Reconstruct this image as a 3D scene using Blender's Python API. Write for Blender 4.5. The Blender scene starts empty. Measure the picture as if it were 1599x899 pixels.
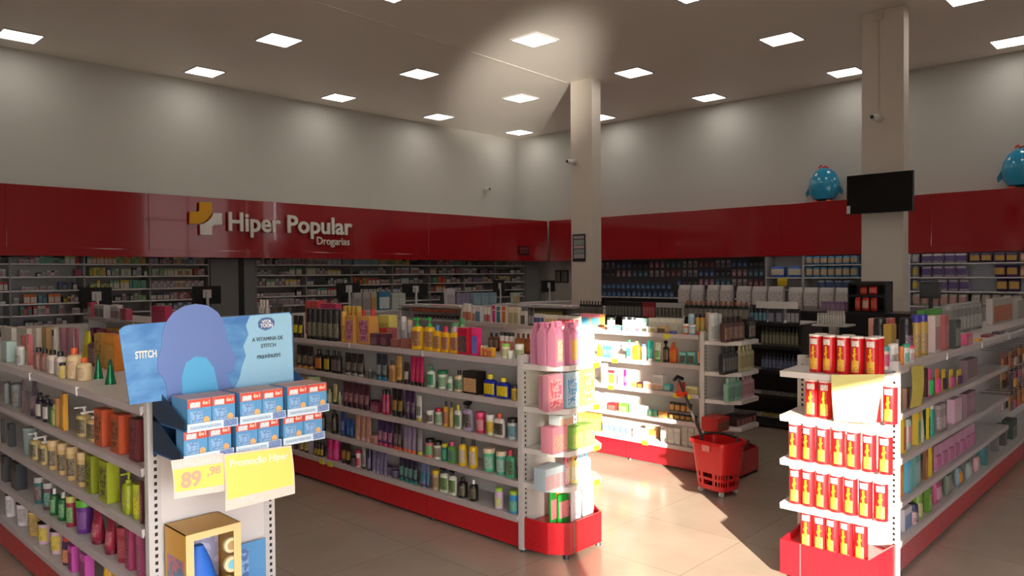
import bpy, bmesh, math, random
from mathutils import Vector, Matrix
R = math.radians
scene = bpy.context.scene
COL = scene.collection
rng = random.Random(7)

# ------------------------------------------------------------------ camera
F_PX, YAW, PITCH, ROLL, CAM_H = 1173.0, R(43.529), R(-1.0949), R(-0.42199), 1.85
CAM = Vector((0, 0, CAM_H))
FWD = Vector((math.cos(YAW)*math.cos(PITCH), math.sin(YAW)*math.cos(PITCH), math.sin(PITCH)))
RGT = Vector((math.sin(YAW), -math.cos(YAW), 0))
UPV = RGT.cross(FWD)
RGT = RGT*math.cos(ROLL) + UPV*math.sin(ROLL)
UPV = RGT.cross(FWD)
cam_data = bpy.data.cameras.new('camera')
cam_data.sensor_width = 36
cam_data.lens = 36*F_PX/1599
cam_data.clip_end = 200
cam = bpy.data.objects.new('camera', cam_data)
COL.objects.link(cam)
m = Matrix.Identity(4)
for i, v in enumerate((RGT, UPV, -FWD)):
    for j in range(3): m[j][i] = v[j]
m.translation = CAM
cam.matrix_world = m
scene.camera = cam

# ------------------------------------------------------------------ light and exposure
SUN_EL, SUN_STRENGTH, WORLD_STRENGTH, PANEL_STRENGTH = R(13.0), 28.0, 18.0, 9.0
scene.view_settings.view_transform = 'Standard'
scene.view_settings.look = 'None'
scene.view_settings.gamma = 1
scene.view_settings.use_curve_mapping = False
scene.view_settings.exposure = 0.2
try:
    scene.cycles.use_denoising = True
    scene.cycles.sample_clamp_indirect = 6.0
    scene.cycles.max_bounces = 8
    scene.cycles.caustics_reflective = False
    scene.cycles.caustics_refractive = False
except Exception:
    pass
world = bpy.data.worlds.new('daylight')
scene.world = world
world.use_nodes = True
wb = world.node_tree.nodes['Background']
wb.inputs[0].default_value = (0.96, 0.97, 1.0, 1)
wb.inputs[1].default_value = WORLD_STRENGTH
sd = bpy.data.lights.new('sun', 'SUN')
sd.energy = SUN_STRENGTH
sd.color = (1.0, 0.86, 0.68)
sd.angle = R(0.6)
sun = bpy.data.objects.new('sun', sd)
COL.objects.link(sun)
sdir = Vector((0.665*math.cos(SUN_EL), 0.747*math.cos(SUN_EL), -math.sin(SUN_EL)))
sun.rotation_euler = sdir.to_track_quat('-Z', 'Y').to_euler()
sun.location = (-6, -8, 4)
# sunlight thrown up at the ceiling by a shiny surface outside the door
gd = bpy.data.lights.new('glint', 'SPOT')
gd.energy = 24000
gd.color = (1.0, 0.93, 0.80)
gd.spot_size = R(11)
gd.spot_blend = 1.0
gd.shadow_soft_size = 0.25
glint = bpy.data.objects.new('glint', gd)
COL.objects.link(glint)
glint.location = (0.5, -3.2, 0.9)
glint.rotation_euler = (Vector((12.7, 11.7, 6.15)) - glint.location).to_track_quat('-Z', 'Y').to_euler()

# ------------------------------------------------------------------ helpers
def lin(h):
    h = h.lstrip('#')
    v = [int(h[i:i+2], 16)/255 for i in (0, 2, 4)]
    return tuple(((c+0.055)/1.055)**2.4 if c > 0.04045 else c/12.92 for c in v) + (1,)

def blend(a, b_, t):
    return ''.join('%02x' % int(int(a[i:i+2], 16)*(1-t)+int(b_[i:i+2], 16)*t) for i in (0, 2, 4))
MATS = {}
def mat(c, rough=0.42, metal=0.0, coat=0.0, alpha=1.0):
    k = (c, rough, metal, coat, alpha)
    if k in MATS: return MATS[k]
    mt = bpy.data.materials.new('paint_'+c); mt.use_nodes = True
    b = mt.node_tree.nodes['Principled BSDF']
    b.inputs['Base Color'].default_value = lin(c)
    b.inputs['Roughness'].default_value = rough
    b.inputs['Metallic'].default_value = metal
    b.inputs['Coat Weight'].default_value = coat
    b.inputs['Alpha'].default_value = alpha
    nt = mt.node_tree
    n = nt.nodes.new('ShaderNodeTexNoise'); n.inputs['Scale'].default_value = 35
    r = nt.nodes.new('ShaderNodeMapRange')
    r.inputs['To Min'].default_value = max(rough-0.05, 0.02); r.inputs['To Max'].default_value = min(rough+0.07, 1)
    nt.links.new(n.outputs['Fac'], r.inputs['Value']); nt.links.new(r.outputs[0], b.inputs['Roughness'])
    MATS[k] = mt
    return mt

def print_mat(c1, c2, sc=7.0, thr=0.55):
    """printed paper or film: base colour with small marks of a second colour"""
    k = ('print', c1, c2, sc, thr)
    if k in MATS: return MATS[k]
    mt = bpy.data.materials.new('print_'+c1+'_'+c2); mt.use_nodes = True
    nt = mt.node_tree; b = nt.nodes['Principled BSDF']; b.inputs['Roughness'].default_value = 0.45
    tc = nt.nodes.new('ShaderNodeTexCoord'); mp = nt.nodes.new('ShaderNodeMapping')
    mp.inputs['Scale'].default_value = (1.0, 1.0, 2.2)
    n = nt.nodes.new('ShaderNodeTexNoise'); n.inputs['Scale'].default_value = sc; n.inputs['Detail'].default_value = 1.5
    r = nt.nodes.new('ShaderNodeValToRGB'); r.color_ramp.interpolation = 'CONSTANT'
    r.color_ramp.elements[0].color = lin(c1); r.color_ramp.elements[1].color = lin(c2); r.color_ramp.elements[1].position = thr
    nt.links.new(tc.outputs['Generated'], mp.inputs[0]); nt.links.new(mp.outputs[0], n.inputs['Vector'])
    nt.links.new(n.outputs['Fac'], r.inputs[0]); nt.links.new(r.outputs[0], b.inputs['Base Color'])
    MATS[k] = mt
    return mt

def slot_mat(base='c9c6c4'):
    k = ('slots', base)
    if k in MATS: return MATS[k]
    mt = bpy.data.materials.new('slotted_steel'); mt.use_nodes = True
    nt = mt.node_tree; b = nt.nodes['Principled BSDF']; b.inputs['Roughness'].default_value = 0.4
    tc = nt.nodes.new('ShaderNodeTexCoord'); sp = nt.nodes.new('ShaderNodeSeparateXYZ')
    nt.links.new(tc.outputs['Object'], sp.inputs[0])
    def mth(op, a, bb=None):
        q = nt.nodes.new('ShaderNodeMath'); q.operation = op
        for i, v in enumerate((a, bb)):
            if v is None: continue
            if isinstance(v, (int, float)): q.inputs[i].default_value = v
            else: nt.links.new(v, q.inputs[i])
        return q.outputs[0]
    fz = mth('LESS_THAN', mth('FRACT', mth('DIVIDE', sp.outputs['Z'], 0.032)), 0.5)
    fx = mth('LESS_THAN', mth('ABSOLUTE', mth('SUBTRACT', sp.outputs['X'], 0.004)), 0.0065)
    top = mth('LESS_THAN', sp.outputs['Z'], 1.26)
    f = mth('MULTIPLY', mth('MULTIPLY', fz, fx), top)
    mx = nt.nodes.new('ShaderNodeMix'); mx.data_type = 'RGBA'
    mx.inputs[6].default_value = lin(base); mx.inputs[7].default_value = lin('101012')
    nt.links.new(f, mx.inputs[0]); nt.links.new(mx.outputs[2], b.inputs['Base Color'])
    MATS[k] = mt
    return mt

def emit(c, s):
    k = ('emit', c, s)
    if k in MATS: return MATS[k]
    mt = bpy.data.materials.new('lit_panel'); mt.use_nodes = True
    b = mt.node_tree.nodes['Principled BSDF']
    b.inputs['Base Color'].default_value = (0.8, 0.8, 0.8, 1)
    b.inputs['Emission Color'].default_value = lin(c); b.inputs['Emission Strength'].default_value = s
    MATS[k] = mt
    return mt

class MB:
    """collects geometry for one mesh"""
    def __init__(s): s.v = []; s.f = []; s.mi = []
    def face(s, pts, mi=0):
        a = len(s.v); s.v += [tuple(p) for p in pts]; s.f.append(tuple(range(a, a+len(pts)))); s.mi.append(mi)
    def box(s, x0, x1, y0, y1, z0, z1, mi=0):
        a = len(s.v)
        s.v += [(x, y, z) for z in (z0, z1) for y in (y0, y1) for x in (x0, x1)]
        for q in ((0,2,3,1), (4,5,7,6), (0,1,5,4), (2,6,7,3), (0,4,6,2), (1,3,7,5)):
            s.f.append(tuple(a+i for i in q)); s.mi.append(mi)
        return s
    def rings(s, rs, mi=0, close=True):
        """rs: list of rings (equal length lists of points)"""
        a = len(s.v); n = len(rs[0])
        for r in rs: s.v += [tuple(p) for p in r]
        for k in range(len(rs)-1):
            for i in range(n):
                j = (i+1) % n
                s.f.append((a+k*n+i, a+k*n+j, a+(k+1)*n+j, a+(k+1)*n+i)); s.mi.append(mi)
        if close:
            s.f.append(tuple(a+i for i in range(n-1, -1, -1))); s.mi.append(mi)
            s.f.append(tuple(a+(len(rs)-1)*n+i for i in range(n))); s.mi.append(mi)
        return s
    def loft(s, secs, n=14, ex=2.0, mi=0, cx=0, cy=0):
        rs = []
        for z, rx, ry in secs:
            ring = []
            for i in range(n):
                t = 2*math.pi*(i+0.5)/n
                c, q = math.cos(t), math.sin(t)
                k = 2.0/ex
                ring.append((cx+rx*math.copysign(abs(c)**k, c), cy+ry*math.copysign(abs(q)**k, q), z))
            rs.append(ring)
        return s.rings(rs, mi)
    def prism(s, poly, z0, z1, mi=0):
        return s.rings([[(x, y, z0) for x, y in poly], [(x, y, z1) for x, y in poly]], mi)
    def tube(s, pts, r, n=8, mi=0):
        rs = []; pts = [Vector(p) for p in pts]
        for i, p in enumerate(pts):
            d = (pts[min(i+1, len(pts)-1)] - pts[max(i-1, 0)]).normalized()
            a = d.orthogonal().normalized() if i == 0 else (pa - d*pa.dot(d)).normalized()
            pa = a; b = d.cross(a)
            rs.append([p + (a*math.cos(2*math.pi*k/n) + b*math.sin(2*math.pi*k/n))*r for k in range(n)])
        return s.rings(rs, mi)
    def mesh(s, name, mats, smooth=False):
        me = bpy.data.meshes.new(name); me.from_pydata(s.v, [], s.f)
        for mt in (mats if isinstance(mats, (list, tuple)) else [mats]): me.materials.append(mt)
        me.polygons.foreach_set('material_index', s.mi)
        if smooth:
            me.polygons.foreach_set('use_smooth', [len(f) == 4 for f in s.f])
        me.update()
        if smooth:
            try: me.set_sharp_from_angle(angle=R(38))
            except Exception: pass
        return me

NAMES = {}
def link(name, me, parent=None, loc=(0, 0, 0), rz=0, rot=None):
    o = bpy.data.objects.new(name, me); COL.objects.link(o)
    if parent: o.parent = parent
    o.location = loc
    o.rotation_euler = rot if rot else (0, 0, rz)
    return o
def tag(o, label=None, cat=None, group=None, kind=None):
    if label: o['label'] = label
    if cat: o['category'] = cat
    if group: o['group'] = group
    if kind: o['kind'] = kind
    return o
def boxobj(name, x0, x1, y0, y1, z0, z1, mt, parent=None, bev=0):
    o = link(name, MB().box(x0, x1, y0, y1, z0, z1).mesh(name, mt), parent)
    if bev:
        bm = bmesh.new(); bm.from_mesh(o.data)
        bmesh.ops.bevel(bm, geom=bm.edges[:], offset=bev, segments=2, affect='EDGES', profile=0.6)
        bm.to_mesh(o.data); bm.free()
    return o
def struct(name, *a, **k):
    return tag(boxobj(name, *a, **k), kind='structure')

def text_mesh(body, mt, width=None, height=None, extrude=0.004, bold=0.0, spacing=1.0):
    """letters in the XZ plane, facing -Y, centred"""
    cu = bpy.data.curves.new('lettering', 'FONT'); cu.body = body; cu.size = 1; cu.extrude = 0.5; cu.offset = bold
    cu.space_character = spacing
    cu.resolution_u = 3
    ob = bpy.data.objects.new('lettering', cu); COL.objects.link(ob)
    dg = bpy.context.evaluated_depsgraph_get()
    me = bpy.data.meshes.new_from_object(ob.evaluated_get(dg))
    bpy.data.objects.remove(ob); bpy.data.curves.remove(cu)
    xs = [v.co.x for v in me.vertices]; ys = [v.co.y for v in me.vertices]
    cx, cy = (min(xs)+max(xs))/2, (min(ys)+max(ys))/2
    sx = width/(max(xs)-min(xs)) if width else None
    sy = height/(max(ys)-min(ys)) if height else None
    sx = sx or sy; sy = sy or sx
    for v in me.vertices:
        x, y, z = v.co
        v.co = ((x-cx)*sx, -(z*2*extrude), (y-cy)*sy)
    me.materials.clear(); me.materials.append(mt)
    return me

# where a column of the photograph meets a shelf line, and how tall a thing there is
def col(px, axis, plane, z):
    k = (px-799.5)/F_PX
    e = Vector((0, 1, 0)) if axis == 'X' else Vector((1, 0, 0))
    p0 = Vector((plane, 0, z) if axis == 'X' else (0, plane, z)) - CAM
    s = (k*p0.dot(FWD) - p0.dot(RGT)) / (e.dot(RGT) - k*e.dot(FWD))
    return s
def height_at(x, y, py):
    k = (449.5-py)/F_PX
    p0 = Vector((x, y, 0)) - CAM
    return (k*p0.dot(FWD) - p0.dot(UPV)) / (UPV.z - k*FWD.z)
def on_plane(px, py, axis, plane):
    d = FWD*F_PX + RGT*(px-799.5) - UPV*(py-449.5)
    t = plane/(d.x if axis == 'X' else d.y)
    return CAM + d*t
def on_height(px, py, z):
    d = FWD*F_PX + RGT*(px-799.5) - UPV*(py-449.5)
    return CAM + d*((z-CAM_H)/d.z)

# ------------------------------------------------------------------ product shapes
# every function returns [(part name, mesh)], the first is the body of the thing
PROD = {}
def arc(mb, rx, ry, z0, z1, a0=-75, a1=75, n=8, ex=2.0, mi=0, lift=1.015):
    k = 2.0/ex; pr = None
    for i in range(n+1):
        t = R(-90 + a0 + (a1-a0)*i/n); c, q = math.cos(t), math.sin(t)
        p = (lift*rx*math.copysign(abs(c)**k, c), lift*ry*math.copysign(abs(q)**k, q)-0.0004)
        if pr: mb.face([(pr[0], pr[1], z0), (p[0], p[1], z0), (p[0], p[1], z1), (pr[0], pr[1], z1)], mi)
        pr = p
def body_bottle(w, d, h, ex, top=0.8, neck=0.34):
    mb = MB(); rx, ry = w/2, d/2
    mb.loft([(0, rx*.93, ry*.93), (h*.02, rx, ry), (h*top*.84, rx, ry), (h*top*.93, rx*.82, ry*.85), (h*top*.98, rx*neck*1.15, ry*neck*1.3), (h*top, rx*neck, min(ry, rx*neck))], 16, ex)
    return mb
def product(kind, w, h, c, cap, lab, d, lo):
    key = (kind, round(w, 3), round(h, 3), c, cap, lab, d, lo)
    if key in PROD: return PROD[key]
    P = []
    def add(name, mb, mt, smooth=True): P.append((name, mb.mesh(name, mt, smooth)))
    mc = mat(c); mk = mat(cap or c)
    ink = {'d': 'f0ece4'}.get('x', '2c2622' if sum(int((lab or c)[i:i+2], 16) for i in (0, 2, 4)) > 330 else 'e8dcc0')
    ml = print_mat(lab, blend(lab, ink, .3 if kind in ('bag', 'pack') else .7), 12.0, .57) if lab else None
    rx = w/2
    if kind in ('bottle', 'flat', 'square', 'amber'):
        dd = d or {'bottle': w, 'flat': w*.55, 'square': w*.7, 'amber': w}[kind]; ex = 4.5 if kind in ('square', 'flat') else 2.2
        add('bottle', body_bottle(w, dd, h, ex), mc)
        cb = MB().loft([(h*.79, rx*.42, min(dd/2, rx*.42)), (h*.985, rx*.40, min(dd/2, rx*.40)), (h, rx*.34, min(dd/2, rx*.34))], 12); add('cap', cb, mk)
        if ml: lb = MB(); arc(lb, rx, dd/2, h*.12, h*.60, ex=ex); add('label', lb, ml)
    elif kind == 'slim':      # aerosol can or straight bottle with a full width cap
        dd = d or w
        add('bottle', MB().loft([(0, rx*.94, dd*.47), (h*.015, rx, dd/2), (h*.80, rx, dd/2), (h*.82, rx*.93, dd*.46)], 16), mc)
        add('cap', MB().loft([(h*.82, rx*.95, dd*.47), (h*.97, rx*.92, dd*.46), (h, rx*.70, dd*.35)], 14), mk)
        if ml: lb = MB(); arc(lb, rx, dd/2, h*.10, h*.55); add('label', lb, ml)
    elif kind == 'tube':      # squeeze tube standing on its cap
        dd = d or w*.62
        add('tube', MB().loft([(h*.12, rx*.80, dd*.46), (h*.15, rx*.86, dd*.5), (h*.55, rx*.93, dd*.33), (h*.93, rx, dd*.07), (h, rx, dd*.05)], 14, 2.3), mc)
        add('cap', MB().loft([(0, rx*.76, dd*.44), (h*.12, rx*.76, dd*.44), (h*.125, rx*.7, dd*.40)], 14), mk)
        if ml:
            lb = MB()
            for k, (z, s, q) in enumerate(((.22, .88, .46), (.40, .905, .395), (.58, .93, .315))):
                if k: 
                    z0, s0, q0 = pr
                    n = 6; a = [R(-90-62+124*i/n) for i in range(n+1)]
                    for i in range(n):
                        f = lambda t, s_, q_, z_: (math.cos(t)*rx*s_*1.02, math.sin(t)*dd*q_*1.05-.0008, h*z_)
                        lb.face([f(a[i], s0, q0, z0), f(a[i+1], s0, q0, z0), f(a[i+1], s, q, z), f(a[i], s, q, z)])
                pr = (z, s, q)
            add('label', lb, ml)
    elif kind in ('pump', 'spray'):
        dd = d or w*.7
        add('bottle', body_bottle(w, dd, h, 3.2, .74, .32), mc)
        if kind == 'pump':
            pb = MB().loft([(h*.73, rx*.40, rx*.40), (h*.80, rx*.38, rx*.38), (h*.81, rx*.14, rx*.14), (h*.92, rx*.14, rx*.14)], 12)
            pb.loft([(h*.92, rx*.36, rx*.26), (h*.985, rx*.36, rx*.26), (h, rx*.28, rx*.2)], 12)
            pb.box(-rx*.12, rx*.12, -rx*.95, -rx*.1, h*.93, h*.97)
            add('pump', pb, mk)
        else:
            pb = MB().loft([(h*.73, rx*.34, rx*.34), (h*.82, rx*.30, rx*.30)], 12)
            pb.rings([[(x*rx*.26, y, z) for x, y, z in ((-1, -rx*.95, h*.90), (1, -rx*.95, h*.90), (1, -rx*.95, h*.985), (-1, -rx*.95, h*.985))],
                      [(x*rx*.3, y, z) for x, y, z in ((-1, 0, h*.82), (1, 0, h*.82), (1, 0, h), (-1, 0, h))],
                      [(x*rx*.22, y, z) for x, y, z in ((-1, rx*.75, h*.90), (1, rx*.75, h*.90), (1, rx*.75, h*.975), (-1, rx*.75, h*.975))]])
            pb.tube([(0, -rx*.55, h*.90), (0, -rx*.75, h*.82), (0, -rx*.6, h*.76)], rx*.09, 6)
            add('trigger', pb, mk)
        if ml: lb = MB(); arc(lb, rx, dd/2, h*.12, h*.58, ex=3.2); add('label', lb, ml)
    elif kind in ('jar', 'tub', 'cup'):
        t = .80 if kind != 'cup' else .93; b = .98 if kind == 'jar' else .84
        add('tub' if kind != 'jar' else 'jar', MB().loft([(0, rx*b*.95, rx*b*.95), (h*.03, rx*b, rx*b), (h*t, rx*.97, rx*.97)], 18), mc)
        add('lid', MB().loft([(h*t, rx, rx), (h*.97, rx, rx), (h, rx*.93, rx*.93)], 18), mk)
        if ml:
            lb = MB(); n = 9
            for i in range(n):
                a0, a1 = R(-90-80+160*i/n), R(-90-80+160*(i+1)/n)
                r0, r1 = rx*(b+(.97-b)*.18)*1.015+.0004, rx*(b+(.97-b)*.82)*1.015+.0004
                lb.face([(math.cos(a0)*r0, math.sin(a0)*r0, h*t*.18), (math.cos(a1)*r0, math.sin(a1)*r0, h*t*.18), (math.cos(a1)*r1, math.sin(a1)*r1, h*t*.82), (math.cos(a0)*r1, math.sin(a0)*r1, h*t*.82)])
            add('label', lb, ml)
    elif kind == 'cone':
        add('cone', MB().loft([(0, rx*.98, rx*.98), (h*.03, rx, rx), (h*.55, rx*.52, rx*.52), (h*.80, rx*.33, rx*.33)], 18), mat(c, .2, .35))
        add('cap', MB().loft([(h*.80, rx*.35, rx*.35), (h*.97, rx*.26, rx*.26), (h, rx*.12, rx*.12)], 14), mk)
        add('base_ring', MB().loft([(0, rx*1.04, rx*1.04), (h*.025, rx*1.04, rx*1.04), (h*.03, rx, rx)], 18), mat('c8d8cc'))
    elif kind in ('box', 'flatbox', 'carton'):
        dd = d or min(w*.8, .09); e = min(w, h, dd)*.04
        mb = MB(); mb.rings([[(x*(rx-q), y*(dd/2-q), z) for x, y in ((-1, -1), (1, -1), (1, 1), (-1, 1))] for z, q in ((0, e), (e, 0), (h-e, 0), (h, e))])
        add('carton', mb, mc, False)
        if ml:
            pb = MB().box(-rx*.88, rx*.88, -dd/2-.0012, -dd/2+.0002, h*.08, h*.70); add('front_print', pb, ml, False)
        if cap:
            pb = MB().box(-rx*.98, rx*.98, -dd/2-.001, -dd/2+.0002, h*.76, h*.97); add('front_band', pb, mk, False)
    elif kind == 'window':    # carton with a clear window showing what is in it
        dd = d or w*.6; e = .002
        mb = MB(); mb.rings([[(x*(rx-q), y*(dd/2-q), z) for x, y in ((-1, -1), (1, -1), (1, 1), (-1, 1))] for z, q in ((0, e), (e, 0), (h-e, 0), (h, e))])
        add('carton', mb, mc, False)
        add('window', MB().box(-rx*.74, rx*.74, -dd/2-.0015, -dd/2+.0002, h*.10, h*.86), print_mat(cap or c, blend(cap or c, lab or 'f0e0e0', .7), 4, .5), False)
    elif kind in ('bag', 'pack'):
        dd = d or w*.45; sec = []
        N = 8
        for i in range(N+1):
            t = i/N; s = (math.sin(math.pi*min(max(t, .02), .98)))**(.35 if kind == 'bag' else .18)
            sec.append((h*t, rx*(.90+.10*s), max(dd/2*s, .002)))
        add('bag', MB().loft(sec, 16, 3.4), mc)
        if ml: lb = MB(); arc(lb, rx*.98, dd/2, h*.22, h*.78, -60, 60, ex=3.4, lift=1.02); add('print_panel', lb, ml)
        if cap: add('top_seal', MB().box(-rx*.92, rx*.92, -.004, .004, h*.94, h*1.02), mk, False)
    elif kind == 'gift':      # paper gift bag with a gable top and a bow
        dd = d or w*.5
        mb = MB(); mb.rings([[(x*rx, y*dd/2*q, z) for x, y in ((-1, -1), (1, -1), (1, 1), (-1, 1))] for z, q in ((0, 1), (h*.68, 1), (h*.86, .14), (h*.95, .10))])
        add('paper_bag', mb, mc, False)
        add('window', MB().box(-rx*.58, rx*.58, -dd/2-.0012, -dd/2+.0002, h*.10, h*.56), print_mat(lab or 'f0e6da', 'd0a890', 4, .55), False)
        rb = MB()
        for sgn in (-1, 1):
            rb.rings([[(sgn*.004, -dd*.12-.004+q, h*.86-r_) , (sgn*.004, -dd*.12-.004+q, h*.86+r_)] + [(sgn*rx*.75, -dd*.18-.012+q, h*.92+r_*1.6), (sgn*rx*.75, -dd*.18-.012+q, h*.86-r_*2)] for q, r_ in ((0, h*.02), (.005, h*.02))])
            rb.rings([[(sgn*.003, -dd*.16-.008+q, h*.86), (sgn*rx*.12, -dd*.16-.008+q, h*.86), (sgn*rx*.75, -dd*.4-.010+q, h*.70), (sgn*rx*.5, -dd*.4-.010+q, h*.68)] for q in (0, .004)])
        rb.loft([(h*.83, .010, .010), (h*.89, .010, .010)], 8, 2, 0, 0, -dd*.14-.008)
        add('bow', rb, mk, False)
    elif kind == 'blister':
        add('card', MB().box(-rx, rx, -.002, .002, 0, h), mc, False)
        add('blister', MB().loft([(h*.08, rx*.7, .006), (h*.12, rx*.78, .012), (h*.55, rx*.78, .012), (h*.6, rx*.7, .006)], 10, 4, 0, 0, -.008), mk)
    elif kind == 'comb':      # brush or comb
        add('handle', MB().tube([(0, 0, 0), (0, 0, h*.5)], rx*.28, 8), mc)
        add('bristles', MB().loft([(h*.5, rx*.6, rx*.3), (h*.6, rx, rx*.5), (h*.9, rx, rx*.5), (h, rx*.6, rx*.3)], 10), mk)
    if lo and len(P) > 1:     # seen very small: one mesh
        bm = bmesh.new(); mats = []
        for nm, me in P:
            a = len(bm.faces); bm.from_mesh(me); bm.faces.ensure_lookup_table()
            for f in bm.faces[a:]: f.material_index = len(mats)
            mats.append(me.materials[0])
        me = bpy.data.meshes.new(P[0][0]); bm.to_mesh(me); bm.free()
        for q in mats: me.materials.append(q)
        P = [(P[0][0], me)]
    PROD[key] = P
    return P

THING = {'bottle': ('plastic_bottle', 'bottle'), 'flat': ('shampoo_bottle', 'bottle'), 'square': ('lotion_bottle', 'bottle'), 'amber': ('amber_bottle', 'bottle'), 'slim': ('spray_can', 'spray can'),
         'tube': ('squeeze_tube', 'tube'), 'pump': ('pump_bottle', 'pump bottle'), 'spray': ('trigger_spray_bottle', 'spray bottle'), 'jar': ('cream_jar', 'jar'), 'tub': ('hair_cream_tub', 'tub'),
         'cup': ('lidded_cup', 'cup'), 'cone': ('cone_bottle', 'bottle'), 'box': ('carton', 'box'), 'flatbox': ('flat_carton', 'box'), 'carton': ('medicine_box', 'box'), 'window': ('gift_carton', 'box'), 'bag': ('plastic_pouch', 'bag'),
         'pack': ('wrapped_pack', 'pack'), 'gift': ('gift_bag', 'gift bag'), 'blister': ('blister_pack', 'pack'), 'comb': ('hair_brush', 'brush')}
ROUND = {'bottle', 'amber', 'slim', 'jar', 'tub', 'cup', 'cone', 'pump', 'spray', 'square', 'tube', 'flat', 'comb'}
REG = []   # (object, description, level phrase, unit phrase, distance from the near end)
OCC = {}
def settle(unit, z, x, y, w, dep, axis):
    """slide a thing back, then sideways, until it stands clear of those already on the shelf"""
    L_ = OCC.setdefault((unit, round(z, 2)), [])
    hx, hy = (dep/2, w/2) if axis == 'X' else (w/2, dep/2)
    def clear(px, py): return all(abs(px-q[0]) >= hx+q[2]+.001 or abs(py-q[1]) >= hy+q[3]-.0004 for q in L_)
    best = (x, y)
    done = False
    for back in range(0, 16):
        for s in (0, 1, -1, 2, -2, 3, -3, 4, -4):
            px, py = (x+back*.008, y+s*.006) if axis == 'X' else (x+s*.006, y+back*.008)
            if clear(px, py): best = (px, py); done = True; break
        if done: break
    L_.append((best[0], best[1], hx, hy))
    return best
def put(kind, x, y, z, w, h, cs, desc, level, unit, rz, key, d=None, lo=False, name=None, cat=None):
    c = (cs + [None, None, None])[:3]
    P = product(kind, w, h, c[0], c[1], c[2], d, lo)
    nm, ct = THING[kind]
    o = link(name or nm, P[0][1], None, (x, y, z + .0008), rz)
    for pn, me in P[1:]:
        link(pn, me, o)
    o['category'] = cat or ct
    REG.append((o, desc, level, unit, key))
    return o

UNIT_LV = {'gondola': (1.275, 1.0, .73, .47, .235), 'black gondola': (1.25, .98, .69, .40, .13), 'gift bag end-cap': (1.255, .975, .70, .47, .201), 'brown bottle end-cap': (1.23, .95, .70, .46, .201)}
def row(axis, plane, z, level, unit, spec, lo=False, side=.4, hmax=None, wk=1.0, bd=.8, bm_=.09):
    """one shelf: axis 'X' = the shelf runs along Y and faces -X, 'Y' = runs along X and faces -Y"""
    for ln in spec.strip().split('\n'):
        t = ln.split()
        if not t: continue
        kind, xl, xr, yt, n, cs = t[0], float(t[1]), float(t[2]), float(t[3]), int(t[4]), [None if q == '-' else q for q in t[5].split('/')]
        desc = ' '.join(t[6:])
        off = .012; dd = None; up = 0
        for q in kind.split('+')[1:]:
            if q[0] == 'b': off = float(q[1:])
            if q[0] == 'd': dd = float(q[1:])
            if q[0] == 'u': up = float(q[1:])
        kind = kind.split('+')[0]
        pl = plane + off
        a, b_ = col(xl, axis, pl, z), col(xr, axis, pl, z)
        lo_, hi = min(a, b_), max(a, b_)
        ext = hi-lo_; mid = (lo_+hi)/2; ct = pl/math.hypot(pl, mid)
        if kind in ROUND:
            al = {'flat': .55, 'tube': .62, 'pump': .7, 'spray': .7, 'square': .7}.get(kind, 1.0)
            sn = math.sqrt(1-ct*ct); fac = math.sqrt(ct*ct+(al*sn)**2)/ct      # silhouette of an ellipse seen from the side
            fac = min(fac, 6)
            step = ext/(n-1+.955*fac)
            if n == 1: step = ext/fac/.955; step = min(step, ext)
            w = min(step*.955*(wk if kind != 'cone' else 1.0), .11)
            lo_ = mid - step*n/2; hi = mid + step*n/2
        else:
            dd0 = dd or (min(ext/n*bd, bm_) if kind not in ('bag', 'pack', 'gift') else ext/n*.45)
            for _ in range(3):
                sh = side*dd0*mid/pl
                sh = min(sh, ext*.72)
                w = (ext-sh)/n
                if not dd: dd0 = min(w*bd, bm_) if kind not in ('bag', 'pack', 'gift') else w*.45
            lo_ = lo_ + sh
            step = (hi-lo_)/n; w = step*.955
        mid = (lo_+hi)/2
        hx, hy = (pl, mid) if axis == 'X' else (mid, pl)
        h = height_at(hx, hy, yt) - z - up
        h = max(h, .02)
        for u_, ls in UNIT_LV.items():
            if u_ in unit:
                above = [q for q in ls if q > z+.05]
                if above: h = min(h, min(above)-z-up-.042)
        if hmax: h = min(h, hmax)
        if kind in ('bottle', 'amber', 'slim', 'jar', 'tub', 'cup', 'cone', 'comb'): depth = w
        elif kind in ('flat', 'gift', 'bag', 'pack'): depth = w*.55
        else: depth = w*.8
        if kind in ('box', 'flatbox', 'carton', 'window'): depth = min(w*bd, bm_)
        if kind == 'blister': depth = .03
        if kind in ('pump', 'spray', 'square'): depth = w*.7
        if kind == 'tube': depth = w*.62
        if dd: depth = dd
        if kind in ('gift',): depth = dd or w*.5
        if kind in ('bag', 'pack'): depth = dd or w*.45
        for k in range(n):
            s = lo_ + step*(k+.5)
            jit = rng.uniform(0, .006)
            if axis == 'X': x, y, rz = pl + depth/2 + jit + .004, s, R(-90)
            else: x, y, rz = s, pl + depth/2 + jit + .004, 0
            x, y = settle(unit, z+up, x, y, w, depth, axis)
            put(kind, x, y, z+up, round(w, 3), round(h, 3), cs, desc, level, unit, rz, s, d=(round(depth, 3) if kind in ('box', 'flatbox', 'carton', 'window', 'gift', 'bag', 'pack', 'flat', 'tube', 'pump', 'spray', 'square') else None), lo=lo)

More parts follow.
